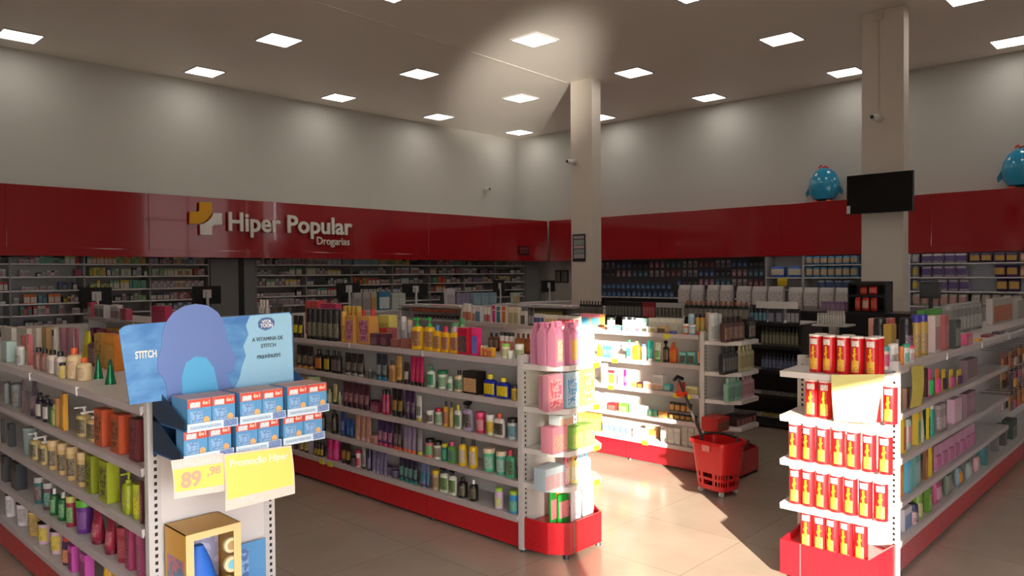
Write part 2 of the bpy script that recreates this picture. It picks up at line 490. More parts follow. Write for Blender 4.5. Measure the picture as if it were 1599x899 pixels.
ORD = ['', 'first', 'second', 'third', 'fourth', 'fifth', 'sixth', 'seventh', 'eighth', 'ninth', 'tenth']
def ordinal(i):
    if i <= 10: return ORD[i]
    return '%d%s' % (i, 'th' if 10 < i % 100 < 14 else {1: 'st', 2: 'nd', 3: 'rd'}.get(i % 10, 'th'))
def finish_labels():
    groups = {}
    for r in REG: groups.setdefault((r[1], r[2], r[3]), []).append(r)
    for (desc, level, unit), rs in groups.items():
        rs.sort(key=lambda r: r[4])
        for i, r in enumerate(rs):
            if len(rs) == 1: r[0]['label'] = '%s on the %s of the %s' % (desc, level, unit)
            else:
                r[0]['label'] = '%s, %s from the near end, %s, %s' % (desc, ordinal(i+1), level, unit)
                r[0]['group'] = '%s items on the %s of the %s' % (desc, level, unit)

# ------------------------------------------------------------------ room
X0, X1, Y0, Y1, HC = -3.0, 17.65, -2.2, 16.55, 6.15
def floor_mat():
    mt = bpy.data.materials.new('porcelain_tiles'); mt.use_nodes = True
    nt = mt.node_tree; b = nt.nodes['Principled BSDF']
    tc = nt.nodes.new('ShaderNodeTexCoord')
    br = nt.nodes.new('ShaderNodeTexBrick'); br.offset = 0.0; br.squash = 1.0
    br.inputs['Color1'].default_value = lin('b4a698'.replace(' ','')); br.inputs['Color2'].default_value = lin('ae a093'.replace(' ','')); br.inputs['Mortar'].default_value = lin('94867a')
    br.inputs['Scale'].default_value = 1; br.inputs['Mortar Size'].default_value = 0.003; br.inputs['Brick Width'].default_value = 0.8; br.inputs['Row Height'].default_value = 0.8
    n = nt.nodes.new('ShaderNodeTexNoise'); n.inputs['Scale'].default_value = 1.6; n.inputs['Detail'].default_value = 6
    mx = nt.nodes.new('ShaderNodeMix'); mx.data_type = 'RGBA'; mx.blend_type = 'MULTIPLY'; mx.inputs[0].default_value = 1
    r = nt.nodes.new('ShaderNodeValToRGB'); r.color_ramp.elements[0].position = .3; r.color_ramp.elements[0].color = (.82, .80, .78, 1); r.color_ramp.elements[1].position = .7; r.color_ramp.elements[1].color = (1, 1, 1, 1)
    nt.links.new(tc.outputs['Object'], br.inputs['Vector']); nt.links.new(tc.outputs['Object'], n.inputs['Vector'])
    nt.links.new(n.outputs['Fac'], r.inputs[0]); nt.links.new(br.outputs['Color'], mx.inputs[6]); nt.links.new(r.outputs[0], mx.inputs[7])
    nt.links.new(mx.outputs[2], b.inputs['Base Color'])
    mr = nt.nodes.new('ShaderNodeMapRange'); mr.inputs['To Min'].default_value = .11; mr.inputs['To Max'].default_value = .24
    nt.links.new(n.outputs['Fac'], mr.inputs['Value']); nt.links.new(mr.outputs[0], b.inputs['Roughness'])
    return mt
def tinted_glass():
    mt = bpy.data.materials.new('tinted_glass'); mt.use_nodes = True; nt = mt.node_tree
    t = nt.nodes.new('ShaderNodeBsdfTransparent'); t.inputs[0].default_value = (.26, .25, .24, 1)
    g = nt.nodes.new('ShaderNodeBsdfGlossy'); g.inputs['Roughness'].default_value = .02
    mx = nt.nodes.new('ShaderNodeMixShader'); mx.inputs[0].default_value = .06
    nt.links.new(t.outputs[0], mx.inputs[1]); nt.links.new(g.outputs[0], mx.inputs[2])
    nt.links.new(mx.outputs[0], nt.nodes['Material Output'].inputs['Surface'])
    return mt
def wall_mat(c, rough=.75, name='wall_paint'):
    mt = bpy.data.materials.new(name); mt.use_nodes = True
    nt = mt.node_tree; b = nt.nodes['Principled BSDF']; b.inputs['Roughness'].default_value = rough
    tc = nt.nodes.new('ShaderNodeTexCoord'); n = nt.nodes.new('ShaderNodeTexNoise'); n.inputs['Scale'].default_value = .7; n.inputs['Detail'].default_value = 5
    r = nt.nodes.new('ShaderNodeValToRGB'); l = lin(c)
    r.color_ramp.elements[0].color = tuple(v*.95 for v in l[:3])+(1,); r.color_ramp.elements[1].color = l
    nt.links.new(tc.outputs['Object'], n.inputs['Vector']); nt.links.new(n.outputs['Fac'], r.inputs[0]); nt.links.new(r.outputs[0], b.inputs['Base Color'])
    return mt
WALL = wall_mat('c3c0b9'); CEIL = wall_mat('efe7dd', .55, 'ceiling_paint'); PILLAR = wall_mat('cfc4b8', .5, 'pillar_paint')
GREY = wall_mat('77787a', .6, 'grey_panel')
RED = mat('98181e', .10, coat=.5); RED_KICK = mat('b81220', .28, coat=.3); WHITE = mat('d6d2d0', .35); SHELF = mat('cbc5c4', .4); RAIL = mat('b9afb0', .4)
BLACK = mat('131314', .4); DARK = mat('2a2a2c', .4); STEEL = mat('9a9a9c', .25, .8); SLOT = slot_mat()
struct('floor', X0, X1, Y0, Y1, -.1, 0, floor_mat())
struct('ceiling', X0, X1, Y0, Y1, HC, HC+.1, CEIL)
struct('wall_back', X0, X1+.2, Y1, Y1+.2, 0, HC, WALL)
struct('wall_right', X1, X1+.2, Y0, Y1, 0, HC, WALL)
struct('wall_left', X0-.2, X0, Y0, Y1, 0, HC, WALL)
for n_, a in (('wall_front', (X0, 1.62, 3.6, HC)), ('wall_front', (1.62, 11.8, 0, HC)), ('wall_front', (15.5, 16.2, 0, HC)),
              ('wall_front', (11.8, 15.5, 5.5, HC)), ('wall_front', (16.2, 17.65, 5.5, HC)), ('wall_front', (11.8, 15.5, 0, 2.4)), ('wall_front', (16.2, 17.65, 0, 2.4))):
    struct(n_, a[0], a[1], Y0-.2, Y0, a[2], a[3], WALL)
struct('door_sun_blocker', .5, 1.62, Y0-.12, Y0-.08, 2.38, 3.6, mat('d8c060'))  # panel added in the doorway top to shade the upper crisp cans
for i, (a, b_) in enumerate(((11.8, 15.5), (16.2, 17.65), (-2.95, -.95))):  # last opening added beside the door to let in more daylight
    wf = MB()
    lo_z, hi_z = (2.4, 5.5) if i < 2 else (0.0, 3.6)
    for q in (a, (a+b_)/2-.03, b_-.06): wf.box(q, q+.06, Y0-.14, Y0-.06, lo_z, hi_z)
    for q in (lo_z, 4.15 if i < 2 else 2.6, hi_z-.08): wf.box(a, b_, Y0-.14, Y0-.06, q, q+.08)
    win = tag(link('window_%d' % (i+1), wf.mesh('window', DARK)), kind='structure')
    if i < 2: link('glass', MB().box(a, b_, Y0-.105, Y0-.10, lo_z+.02, hi_z-.02).mesh('glass', tinted_glass()), win)  # tint added to dim the sky light and its reflection
struct('outside_sun_blocker', -32, -11, -43, -40, 0, 21, wall_mat('a89c90', .8, 'blocker_coat'))  # unseen block added to keep direct sun out of the far windows
struct('outside_sun_blocker', -64, -37.1, -43, -40, 0, 21, wall_mat('b4aca0', .8, 'blocker_coat'))  # second added block, bounds the sunbeam on its other side
struct('outside_street', -80, 60, -60, Y0-.2, -.12, -.02, mat('8c857c', .8))
# pillars
for a in ((13.28, 13.60, 10.15, 10.75), (13.24, 13.50, 3.80, 4.45)):
    struct('pillar', a[0], a[1], a[2], a[3], 0, HC, PILLAR)
# ceiling joint
p, q = on_height(478, -2, HC), on_height(884, 129, HC)
jd = (q-p).normalized(); jn = Vector((-jd.y, jd.x, 0))*.02
mbj = MB(); p2 = p - jd*1.0
mbj.prism([(p2+jn)[:2], (p2-jn)[:2], (q-jn)[:2], (q+jn)[:2]], HC-.008, HC+.002)
tag(link('trim_1', mbj.mesh('trim', mat('e4dcd2', .5))), kind='structure')

# ceiling lights
def ceiling_light(x, y):
    o = link('ceiling_light', None, None, (x, y, HC)); f = MB()
    for a in ((-.32, .32, -.32, -.295), (-.32, .32, .295, .32), (-.32, -.295, -.295, .295), (.295, .32, -.295, .295)): f.box(a[0], a[1], a[2], a[3], -.022, 0)
    link('frame', f.mesh('frame', WHITE), o)
    link('diffuser', MB().box(-.295, .295, -.295, .295, -.014, -.004).mesh('diffuser', emit('fffaf2', PANEL_STRENGTH)), o)
    return o
proto = None
GX, GY = (.87, 1.65, 2.415, 3.157, 3.91), (.685, 1.39, 2.15, 2.92, 3.63)
names_x = ['first', 'second', 'third', 'fourth', 'fifth']
for i, gx in enumerate(GX):
    for j, gy in enumerate(GY):
        if (i, j) in ((0, 0), (1, 0), (0, 1), (0, 2), (1, 1), (2, 0), (0, 3)): continue
        if proto is None: o = proto = ceiling_light(gx*4.3, gy*4.3)
        else:
            o = proto.copy(); COL.objects.link(o); o.location = (gx*4.3, gy*4.3, HC)
            for ch in proto.children:
                c = ch.copy(); COL.objects.link(c); c.parent = o
        tag(o, 'square lit ceiling panel, %s from the nappy wall, %s row from the red sign wall' % (names_x[4-i], names_x[4-j]), 'ceiling light', 'square lit ceiling panels')
for i, j in ((0, 0), (1, 0), (0, 1)):   # behind the camera too
    o = proto.copy(); COL.objects.link(o); o.location = (GX[i]*4.3-.6, GY[j]*4.3-1.5, HC)
    for ch in proto.children:
        c = ch.copy(); COL.objects.link(c); c.parent = o
    tag(o, 'square lit ceiling panel by the entrance, number %s along the front' % names_x[i+2*j], 'ceiling light', 'square lit ceiling panels')

# red bulkheads over the wall shelving
def fascia(name, label, pieces, lips):
    o = link(name, None)
    tag(o, label, 'fascia')
    for a in pieces: boxobj('red_panel', *a, RED, o, .004)
    for a in lips: boxobj('lower_lip', *a, RED, o, .004)
    return o
YF, XF = 14.8, 17.2
pcs = []; xs_ = [-2.9, 1.0, 3.3, 5.6, 7.9, 10.2, 12.5, 14.8, 17.15]
for a, b_ in zip(xs_[:-1], xs_[1:]): pcs.append((a+.002, b_-.002, YF, YF+.25, 2.215, 3.42))
fascia('sign_fascia', 'glossy red bulkhead carrying the white shop name above the medicine shelving', pcs, [(-2.9, 16.7, YF-.03, YF, 2.215, 2.36)])
pcs = [(XF, X1-.01, a+.002, b_-.002, 2.215, 3.43) for a, b_ in ((-2.1, 1.2), (1.2, 4.4), (4.4, 7.6), (7.6, 10.9), (10.9, 14.79))]
fascia('side_fascia', 'red bulkhead above the nappy and hanging goods wall, balloons on top', pcs, [(XF-.03, XF, -2.1, 14.0, 2.215, 2.35)])
boxobj('fascia_top', -2.9, 17.4, YF+.26, 16.5, 2.9, 3.40, WALL)['kind'] = 'structure'
bpy.data.objects['fascia_top'].name = 'wall_recess'

# shop sign
SW = mat('ece8e0', .55); SY = mat('e8a818', .55)
sign = link('shop_sign', None, None, (0, 0, 0))
tag(sign, 'white raised lettering Hiper Popular Drogarias with yellow and white cross emblem', 'sign')
def sign_poly(pts, mt, nm, y=YF-.07, th=.035):
    P = [on_plane(a, b_, 'Y', y) for a, b_ in pts]
    mb = MB(); mb.rings([[(q.x, y, q.z) for q in P], [(q.x, y+th, q.z) for q in P]])
    return link(nm, mb.mesh(nm, mt), sign)
zz = lambda pts: [(270+a/5.33, 290+b_/5.33) for a, b_ in pts]
sign_poly(zz([(222, 135), (325, 137), (328, 200), (318, 240), (296, 272), (262, 300), (225, 314), (180, 317), (140, 314), (140, 213), (200, 216), (216, 212), (222, 200)]), SY, 'yellow_emblem')
sign_poly(zz([(335, 226), (408, 228), (411, 322), (352, 325), (334, 330), (328, 345), (328, 408), (228, 408), (226, 322), (262, 312), (300, 288), (325, 258)]), SW, 'white_emblem')
def sign_text(body, px0, px1, py0, py1, bold):
    a, b_ = on_plane(px0, py0, 'Y', YF-.05), on_plane(px1, py1, 'Y', YF-.05)
    me = text_mesh(body, SW, width=b_.x-a.x, height=abs(on_plane((px0+px1)/2, py0, 'Y', YF-.05).z-on_plane((px0+px1)/2, py1, 'Y', YF-.05).z), extrude=.02, bold=bold)
    link('lettering', me, sign, ((a.x+b_.x)/2, YF-.06, (a.z+b_.z)/2))
sign_text('Hiper', 356, 438, 332.5, 370.5, .022); sign_text('Popular', 448, 549.5, 338, 373, .022); sign_text('Drogarias', 494.5, 545, 370.5, 386, .0)

# notices on the wall and pillar
def notice(name, label, axis, plane, px0, px1, py0, py1, bands, frame='1c1a1c', th=.012):
    a, b_ = on_plane(px0, py0, axis, plane), on_plane(px1, py1, axis, plane)
    o = link(name, None, None, (0, 0, 0)); tag(o, label, name.replace('_', ' '))
    s0, s1 = sorted(((a.y, b_.y) if axis == 'X' else (a.x, b_.x))); z1, z0 = a.z, b_.z
    def bx(nm, u0, u1, v0, v1, f, t, mt):
        A = (plane-t, plane-f, s0+(s1-s0)*u0, s0+(s1-s0)*u1, z0+(z1-z0)*v0, z0+(z1-z0)*v1) if axis == 'X' else (s0+(s1-s0)*u0, s0+(s1-s0)*u1, plane-t, plane-f, z0+(z1-z0)*v0, z0+(z1-z0)*v1)
        return link(nm, MB().box(*A).mesh(nm, mt), o)
    bx('board', 0, 1, 0, 1, 0, th, mat(frame))
    for v0, v1, c, c2 in bands: bx('printed_band', .08, .92, v0, v1, th, th+.001, print_mat(c, c2, 16, .52))
    return o
notice('pillar_notice', 'tall framed notice with printed bands on the far pillar', 'X', 13.279, 894.5, 914.5, 366, 408,
       ((.83, .94, '8c6c7c', 'c8b8bc'), (.60, .80, 'a8acac', '4c5050'), (.48, .58, 'a88088', 'd0b8bc'), (.30, .45, '9ca0a0', '5c6060'), (.12, .28, 'a89ca6', '988c98')))
notice('dark_plaque', 'small dark red plaque at the lower edge of the red bulkhead near the corner', 'Y', YF-.031, 810, 826, 384, 398, ((.55, .85, '6c3034', '8c4c50'), (.2, .45, '5c2428', '884448')), '381216')

# tv
tv = link('television', None, None, (0, 0, 0)); tag(tv, 'black flat television mounted on the near pillar', 'television')
a, b_ = on_plane(1323, 275, 'X', 13.0), on_plane(1427, 329, 'X', 13.0)
boxobj('screen_housing', 12.97, 13.03, b_.y, a.y, b_.z, a.z, mat('060607', .25), tv, .008)
boxobj('screen', 12.966, 12.97, b_.y+.02, a.y-.02, b_.z+.02, a.z-.02, mat('020203', .15), tv)
boxobj('wall_bracket', 13.03, 13.238, (a.y+b_.y)/2-.15, (a.y+b_.y)/2+.15, b_.z+.15, a.z-.15, BLACK, tv)
boxobj('energy_sticker', 12.964, 12.966, a.y-.06, a.y-.005, b_.z+.01, b_.z+.14, mat('c8c8c4'), tv)

# cameras
def camera_dome(px, py, axis, plane, label, conduit=None):
    p = on_plane(px, py, axis, plane); o = link('security_camera', None, None, p[:], 0 if axis == 'Y' else R(-90)); tag(o, label, 'camera')
    link('mount', MB().loft([(-.10, .07, .07), (-.005, .07, .07)], 12).mesh('mount', WHITE, True), o, rot=(R(-90), 0, 0), loc=(0, .0, 0))
    link('camera_body', MB().loft([(0, .055, .055), (.10, .05, .05), (.12, .035, .035)], 12).mesh('camera_body', WHITE, True), o, rot=(R(90), 0, R(-14)), loc=(0, -.10, 0))
    link('lens', MB().loft([(0, .03, .03), (.02, .03, .03)], 12).mesh('lens', BLACK, True), o, rot=(R(90), 0, R(-14)), loc=(-.03, -.213, 0))
    if conduit:
        link('conduit', MB().box(-.012, .012, -.014, -.001, 0.02, HC-p.z-.16).mesh('conduit', mat('c0b4a8')), o)
        link('junction_box', MB().box(-.07, .07, -.05, -.001, HC-p.z-.16, HC-p.z-.04).mesh('junction_box', mat('c8bcb0')), o)
camera_dome(1372, 185, 'X', 13.239, 'small white camera on the near pillar below its thin conduit', True)
camera_dome(897, 253, 'X', 13.279, 'small white camera high on the far pillar')
camera_dome(758, 296, 'Y', Y1-.001, 'small dark camera on the back wall above the red bulkhead')

# balloons
def balloon(px, label):
    y = col(px, 'X', 17.42, 3.43); o = link('foil_balloon', None, None, (17.42, y, 3.432)); tag(o, label, 'balloon')
    link('envelope', MB().loft([(.03, .10, .08), (.07, .24, .16), (.20, .33, .2), (.38, .35, .22), (.54, .31, .20), (.66, .24, .16), (.74, .15, .10), (.78, .05, .04)], 20).mesh('envelope', mat('1f95c0', .18, coat=.6), True), o, rz=R(-90))
    for s in (-1, 1):
        link('foot', MB().loft([(0, .09, .06), (.03, .09, .06), (.04, .06, .04)], 12).mesh('foot', mat('e05038', .3), True), o, loc=(-.10, s*.14, -.001))
        link('side_fin', MB().rings([[(x_, -.015, z_) for x_, z_ in ((0, .22), (s*.08, .14), (s*.10, .24), (0, .42))], [(x_, .015, z_) for x_, z_ in ((0, .22), (s*.08, .14), (s*.10, .24), (0, .42))]]).mesh('side_fin', mat('15708f', .3)), o, loc=(0, -s*.32, 0), rz=R(-90))
    link('top_knot', MB().tube([(0, -.10, .76), (0, -.04, .83), (0, .03, .80), (0, .07, .86), (0, .12, .80)], .022, 8).mesh('top_knot', mat('d83840', .3), True), o, loc=(0, 0, -.01))
balloon(1287, 'plain blue foil balloon with orange feet on the red bulkhead beside the television')
balloon(1596, 'plain blue foil balloon with orange feet at the far end of the red bulkhead')

# ------------------------------------------------------------------ gondolas
LV = (1.275, 1.0, .73, .47, .235)
def shelf_piece(name, x0, x1, y0, y1, z, parent, rail_c=RAIL, tags=()):
    s = link(name, MB().box(x0, x1, min(y0, y1), max(y0, y1), z-.028, z).mesh(name, SHELF), parent)
    d = -1 if y0 < y1 else 1
    link('price_rail', MB().rings([[(x, y0, z-.036), (x, y0+d*.008, z-.038), (x, y0+d*.012, z-.002), (x, y0, z+.003)] for x in (x0, x1)]).mesh('price_rail', rail_c), s)
    for t, c in tags:
        if x0 < t < x1: link('price_tag', MB().box(t-.03, t+.03, y0+d*.018 if d < 0 else y0, y0 if d < 0 else y0+d*.018, z-.045, z-.004).mesh('price_tag', print_mat(c, '8a7a20', 12, .6)), s)
    return s
def gondola(name, label, origin, rz, L, W, bays, levels=LV, kick=RED_KICK, near='hi', shelf_front=True, tags=None, body=None, top=1.31, skip_bays=()):
    """length along local x, front faces local -y, back half mirrored"""
    o = link(name, None, None, origin, rz); tag(o, label, 'shelving')
    n = bays; bl = L/n
    link('centre_panel', MB().box(.01, L-.01, W/2-.008, W/2+.008, .08, levels[0]-.04).mesh('centre_panel', body or WHITE), o)
    for k in range(n):
        a, b_ = k*bl+.002, (k+1)*bl-.002
        for side in (0, 1):
            y0, y1 = (0, W/2-.01) if side == 0 else (W, W/2+.01)
            link('kick_panel', MB().box(a, b_, *( (.018, .035) if side == 0 else (W-.035, W-.018)), .025, levels[-1]-.036).mesh('kick_panel', kick), o)
            for li, z in enumerate(levels):
                if li == 0: continue
                if k in skip_bays and li < 4: continue
                tg = (tags or {}).get(li, ()) if side == 0 else ()
                shelf_piece('shelf', a, b_, y0, y1, z, o, RAIL if body is None else body, tg)
        s = shelf_piece('top_shelf', a, b_, 0, W, levels[0], o, RAIL if body is None else body, (tags or {}).get(0, ()))
        link('price_rail', MB().box(a, b_, W, W+.01, levels[0]-.036, levels[0]+.002).mesh('price_rail', RAIL if body is None else body), s)
        if k: link('joint_clip', MB().box(k*bl-.006, k*bl+.006, -.016, .0, levels[0]-.04, levels[0]+.004).mesh('joint_clip', WHITE), o)
        link('foot', MB().loft([(0, .02, .02), (.03, .015, .015)], 8, 2, 0, k*bl+.02, .06).mesh('foot', DARK), o)
    for x in (.0, L-.03):
        link('end_frame', MB().box(x, x+.03, .05, W-.05, .03, levels[0]-.04).mesh('end_frame', body or WHITE), o)
    return o

def end_cap(name, label, origin, rz, W, shelves, D=.30, tray=True, tags=(), ch=.12):
    o = link(name, None, None, origin, rz); tag(o, label, 'shelving')
    for x in (0, W-.055):
        link('upright', MB().box(-.0275, .0275, -.02, .02, .02, 1.315).mesh('upright', SLOT), o, (x+.0275, .021, 0))
        link('foot', MB().loft([(0, .02, .02), (.02, .018, .018)], 8).mesh('foot', DARK), o, (x+.0275, .021, 0))
    link('back_panel', MB().box(.055, W-.055, .004, .016, .20, 1.30).mesh('back_panel', WHITE), o)
    def poly(q, g=0): return [(.012+g, -.002), (.035+g, -D*.62), (ch+g*.6, -D+g), (W-ch-g*.6, -D+g), (W-.035-g, -D*.62), (W-.012-g, -.002)]
    for z in shelves:
        s = link('shelf', MB().prism(poly(0), z-.03, z).mesh('shelf', WHITE), o)
        P = poly(0); mb = MB()
        for (ax, ay), (bx_, by) in zip(P[:-1], P[1:]):
            mb.rings([[(ax, ay, z-.036), (ax*.99+W/2*.01, ay+.004, z-.036), (ax*.99+W/2*.01, ay+.004, z-.001), (ax, ay-.004, z-.001)], [(bx_, by, z-.036), (bx_*.99+W/2*.01, by+.004, z-.036), (bx_*.99+W/2*.01, by+.004, z-.001), (bx_, by-.004, z-.001)]])
        link('shelf_edge', mb.mesh('shelf_edge', WHITE), s)
        for t in tags:
            link('price_tag', MB().box(t-.03, t+.03, -D-.012, -D-.006, z-.038, z-.004).mesh('price_tag', print_mat('d8cc28', '9a8a20', 12, .62)), s)
    if tray:
        t = link('base_tray', MB().prism(poly(0), .03, .20).mesh('base_tray', RED_KICK), o)
        P = poly(0); Q = poly(0, .012); mb = MB()
        for i in range(len(P)-1):
            mb.rings([[(*P[i], .20), (*Q[i], .20), (*Q[i], .235), (*P[i], .235)], [(*P[i+1], .20), (*Q[i+1], .20), (*Q[i+1], .235), (*P[i+1], .235)]])
        link('tray_rim', mb.mesh('tray_rim', RED_KICK), t)
        link('corner_seam', MB().box(W*.28-.003, W*.28+.003, -D-.003, -D, .03, .235).mesh('corner_seam', STEEL), t)
        for x in (.12, W-.12): link('foot', MB().loft([(0, .02, .02), (.03, .015, .015)], 8, 2, 0, x, -D+.03).mesh('foot', DARK), o)
    return o

YT = 'd8d428'
A_S0, A_S1 = 3.40, 12.0
A = gondola('gondola', 'long white gondola with red kick panels full of hair care between two aisles', (3.62, A_S1, 0), R(-90), A_S1-A_S0, .58, 9,
            tags={4: ((A_S1-5.62, YT), (A_S1-5.75, YT)), 3: ()})
end_cap('end_cap_shelf', 'end-cap shelving with pink gift bags and red base at the aisle end', (3.62, 3.355, 0), 0, .58, (1.255, .975, .70, .47), tags=(.40,))
B = gondola('gondola', 'white gondola catching the sun behind the pink gift bag end-cap', (6.12, 6.75, 0), R(-90), 3.28, .58, 4,
            tags={0: ((1.9, YT), (2.05, YT), (2.95, YT)), 1: ((2.35, YT),), 2: ((1.85, YT), (2.0, YT), (2.3, YT), (3.05, YT), (3.17, YT)), 4: ((2.7, YT), (1.5, YT))})
end_cap('end_cap_shelf', 'end-cap shelving with brown bottles and mint bottles behind the red basket', (6.12, 3.42, 0), 0, .58, (1.23, .95, .70, .46))
K = gondola('gondola', 'black gondola lined with dark bottles at the end of the aisle', (8.5, 6.95, 0), R(-90), 3.42, .60, 4, (1.25, .98, .69, .40, .13), DARK, body=mat('1e1d1f', .4))
boxobj('end_panel', 8.5, 9.1, 3.50, 3.525, 0, 1.24, mat('1e1d1f', .4), None)
bpy.data.objects['end_panel'].parent = K; bpy.data.objects['end_panel'].matrix_parent_inverse = (Matrix.Translation((8.5, 6.95, 0)) @ Matrix.Rotation(R(-90), 4, 'Z')).inverted()
Lg = gondola('gondola', 'white gondola behind the blue vitamin stand, cream tubs and cups on its side', (1.27, 8.6, 0), R(-90), 5.14, .60, 6)
end_cap('end_cap_shelf', 'slotted end-cap frame carrying the blue vitamin display', (1.27, 3.41, 0), 0, .60, (), tray=True, ch=.04)
Rg = gondola('gondola', 'white gondola with toys and pens along the shaded aisle behind the crisp cans', (4.79, 1.40, 0), 0, 7.2, .58, 7, skip_bays=(3, 4, 5, 6))
end_cap('end_cap_shelf', 'end-cap shelving stacked with red crisp cans, overexposed by sun', (4.74, 1.985, 0), R(-90), .60, (1.255, .99, .725, .46), D=.36, ch=.045)
D_ = gondola('gondola', 'far gondola with hanging combs and small coloured tubes on top', (9.8, 12.6, 0), R(-90), 1.9, .60, 2, (1.22, .95, .69, .40, .13))
E_ = gondola('gondola', 'far gondola with a rack of small white cards near the corner', (11.0, 10.3, 0), R(-90), 1.9, .60, 2, (1.22, .95, .69, .40, .13))

# ------------------------------------------------------------------ products: centre gondola
U = 'centre gondola'; PX = 3.62
row('X', PX, LV[0], 'top shelf', U, '''
tube 453 471 493 2 1c1c1a/16140f/d8cc20 black tube with yellow band
slim 472 527 482 6 18161a/201c20/2c2a1c tall black bottle with gold print
slim 528 538 486 1 c89038/d8a850/b07c28 tall gold aerosol
window 538 557 494 1 c89048/8a3c5c/d0a0b0 gold carton with wine window
window 558 582 494 1 c89048/8a3c5c/d0a0b0 gold carton with wine window
flat+b0.16 560 570 484 1 e8c040/d02820/d89030 yellow bottle with red cap
flat+b0.16 572 584 483 1 e8c040/d02820/d89030 yellow bottle with red cap
box 576 593 521 1 4a2434/6a3448/5c2c40 low plum carton
box 593 607 521 1 4a2434/6a3448/5c2c40 low plum carton
box+b0.15 592 603 512 1 b83028/c84038/d8d0c0 small red carton
box+b0.15 603 615 512 1 9c4c54/b06068/d8d0c0 small rose carton
box 608 624 529 1 8c5048/9c5c50/a06858 low brown carton
box 624 639 529 1 8c5048/9c5c50/a06858 low brown carton
slim+b0.10 621 631 494 1 b0aeb4/c8c6ca/94929a clear tall canister
slim+b0.10 631 640 500 1 a8a6ae/c8b0a0/94929a clear tall canister
pump 637 655 496 1 e8b414/1c9c3c/8a5428 yellow pump bottle with green pump
pump 656 673 496 1 e8b414/1c9c3c/8a5428 yellow pump bottle with green pump
square 673 685 508 1 e8b010/2c78b0/8a5a28 yellow bottle with blue cap
square 686 698 510 1 e8b010/d02860/8a4a38 yellow bottle with pink cap
square 699 713 510 1 e8b010/d8a8c8/8a4a38 yellow bottle with lilac cap
box 714 734 512 1 c8183c/a01838/381c2c tall crimson carton
box 735 747 512 1 d82070/e04080/3050b8 magenta and blue carton
box 738 744 543 1 d8c098/-/a08860 small beige carton
amber 745 752 540 1 c86020/e8c040/a04818 small orange bottle
amber 752 758 542 1 b84020/d0b090/c87828 small orange bottle
box 759 770 543 1 d8a030/-/b84828 small yellow carton
jar 777 791 537 1 d8dcc0/8cc050/c0b890 white jar with lime lid
jar 779 787 553 1 d8b048/e0d8a0/b89030 small yellow jar
jar 788 798 548 1 dcdcd4/e8e8e4/- plain white jar
jar 799 813 538 1 dce0cc/e8ece0/98a878 white jar with pale label
''')
row('X', PX+.30, LV[0], 'rear top shelf', U, '''
amber 758 776 520 2 502010/181210/3c1810 dark amber bottle
slim 776 800 519 3 c8c4c0/1c1a1a/b84030 white and red bottle
amber 800 826 521 3 8a4c18/6a2c14/b87028 honey coloured bottle
jar 698 714 505 1 c8d0c4/5ca068/e8e8e4 white jar with green lid
jar 714 722 497 1 90b890/4c9058/c8d8c8 green jar
slim 530 560 478 4 c89438/c8a040/d8b050 gold and lime spray can
box 476 500 470 2 b83838/c85048/d88078 red hanging carton
box 500 528 474 3 a82c58/b83868/c86080 pink hanging carton
box 590 612 492 1 cdc468/-/c0b850 pale yellow card box
''')
row('X', PX, LV[1], 'second shelf', U, '''
tube 457 487 540 3 241c1c/b08040/4a3824 black and bronze tube
flat 488 500 546 1 201a16/181410/c87830 black bottle with orange label
flat 502 512 547 1 201c14/1c1812/b8ac30 black bottle with olive label
flat 514 530 548 2 1e1a1c/141214/483848 plain black bottle
tube 533 565 552 3 26211e/8c8480/3a3430 dark tube with silver seam
jar 571 578 577 1 4a4844/8c8a86/- small smoky jar
tube 583 602 553 2 28303c/2878a0/485868 slate tube with blue cap
square 604 614 563 1 c89c60/3a2c20/a87c48 gold bottle
tube 614 625 556 1 c89a50/3c2c1c/b08440 gold tube
tube 626 636 566 1 3a3430/1c1a1a/c0bab0 black tube with white print
tube 637 659 557 3 b01c54/241418/c83060 magenta tube
pump 663 675 569 1 d0dcd0/0c7c48/48986c white and green pump bottle
tub 676 693 579 1 d4dcd0/0c7448/488860 wide white tub with green lid
slim 694 703 588 1 dce0d4/98b898/489068 small white and green can
bottle 704 719 579 1 d8c8a4/241c18/1c5c38 cream bottle with black cap
box 721 750 580 1 1e1a1a/2c2a28/c8a070 black carton with product photo
flat 752 770 585 1 1c2ca0/d8c828/d8c020 blue bottle with yellow label
flat 772 791 590 1 1c2ca0/d8c828/d8c020 blue bottle with yellow label
jar 793 806 602 1 c8a820/241c30/a88c20 yellow jar with black lid
''')
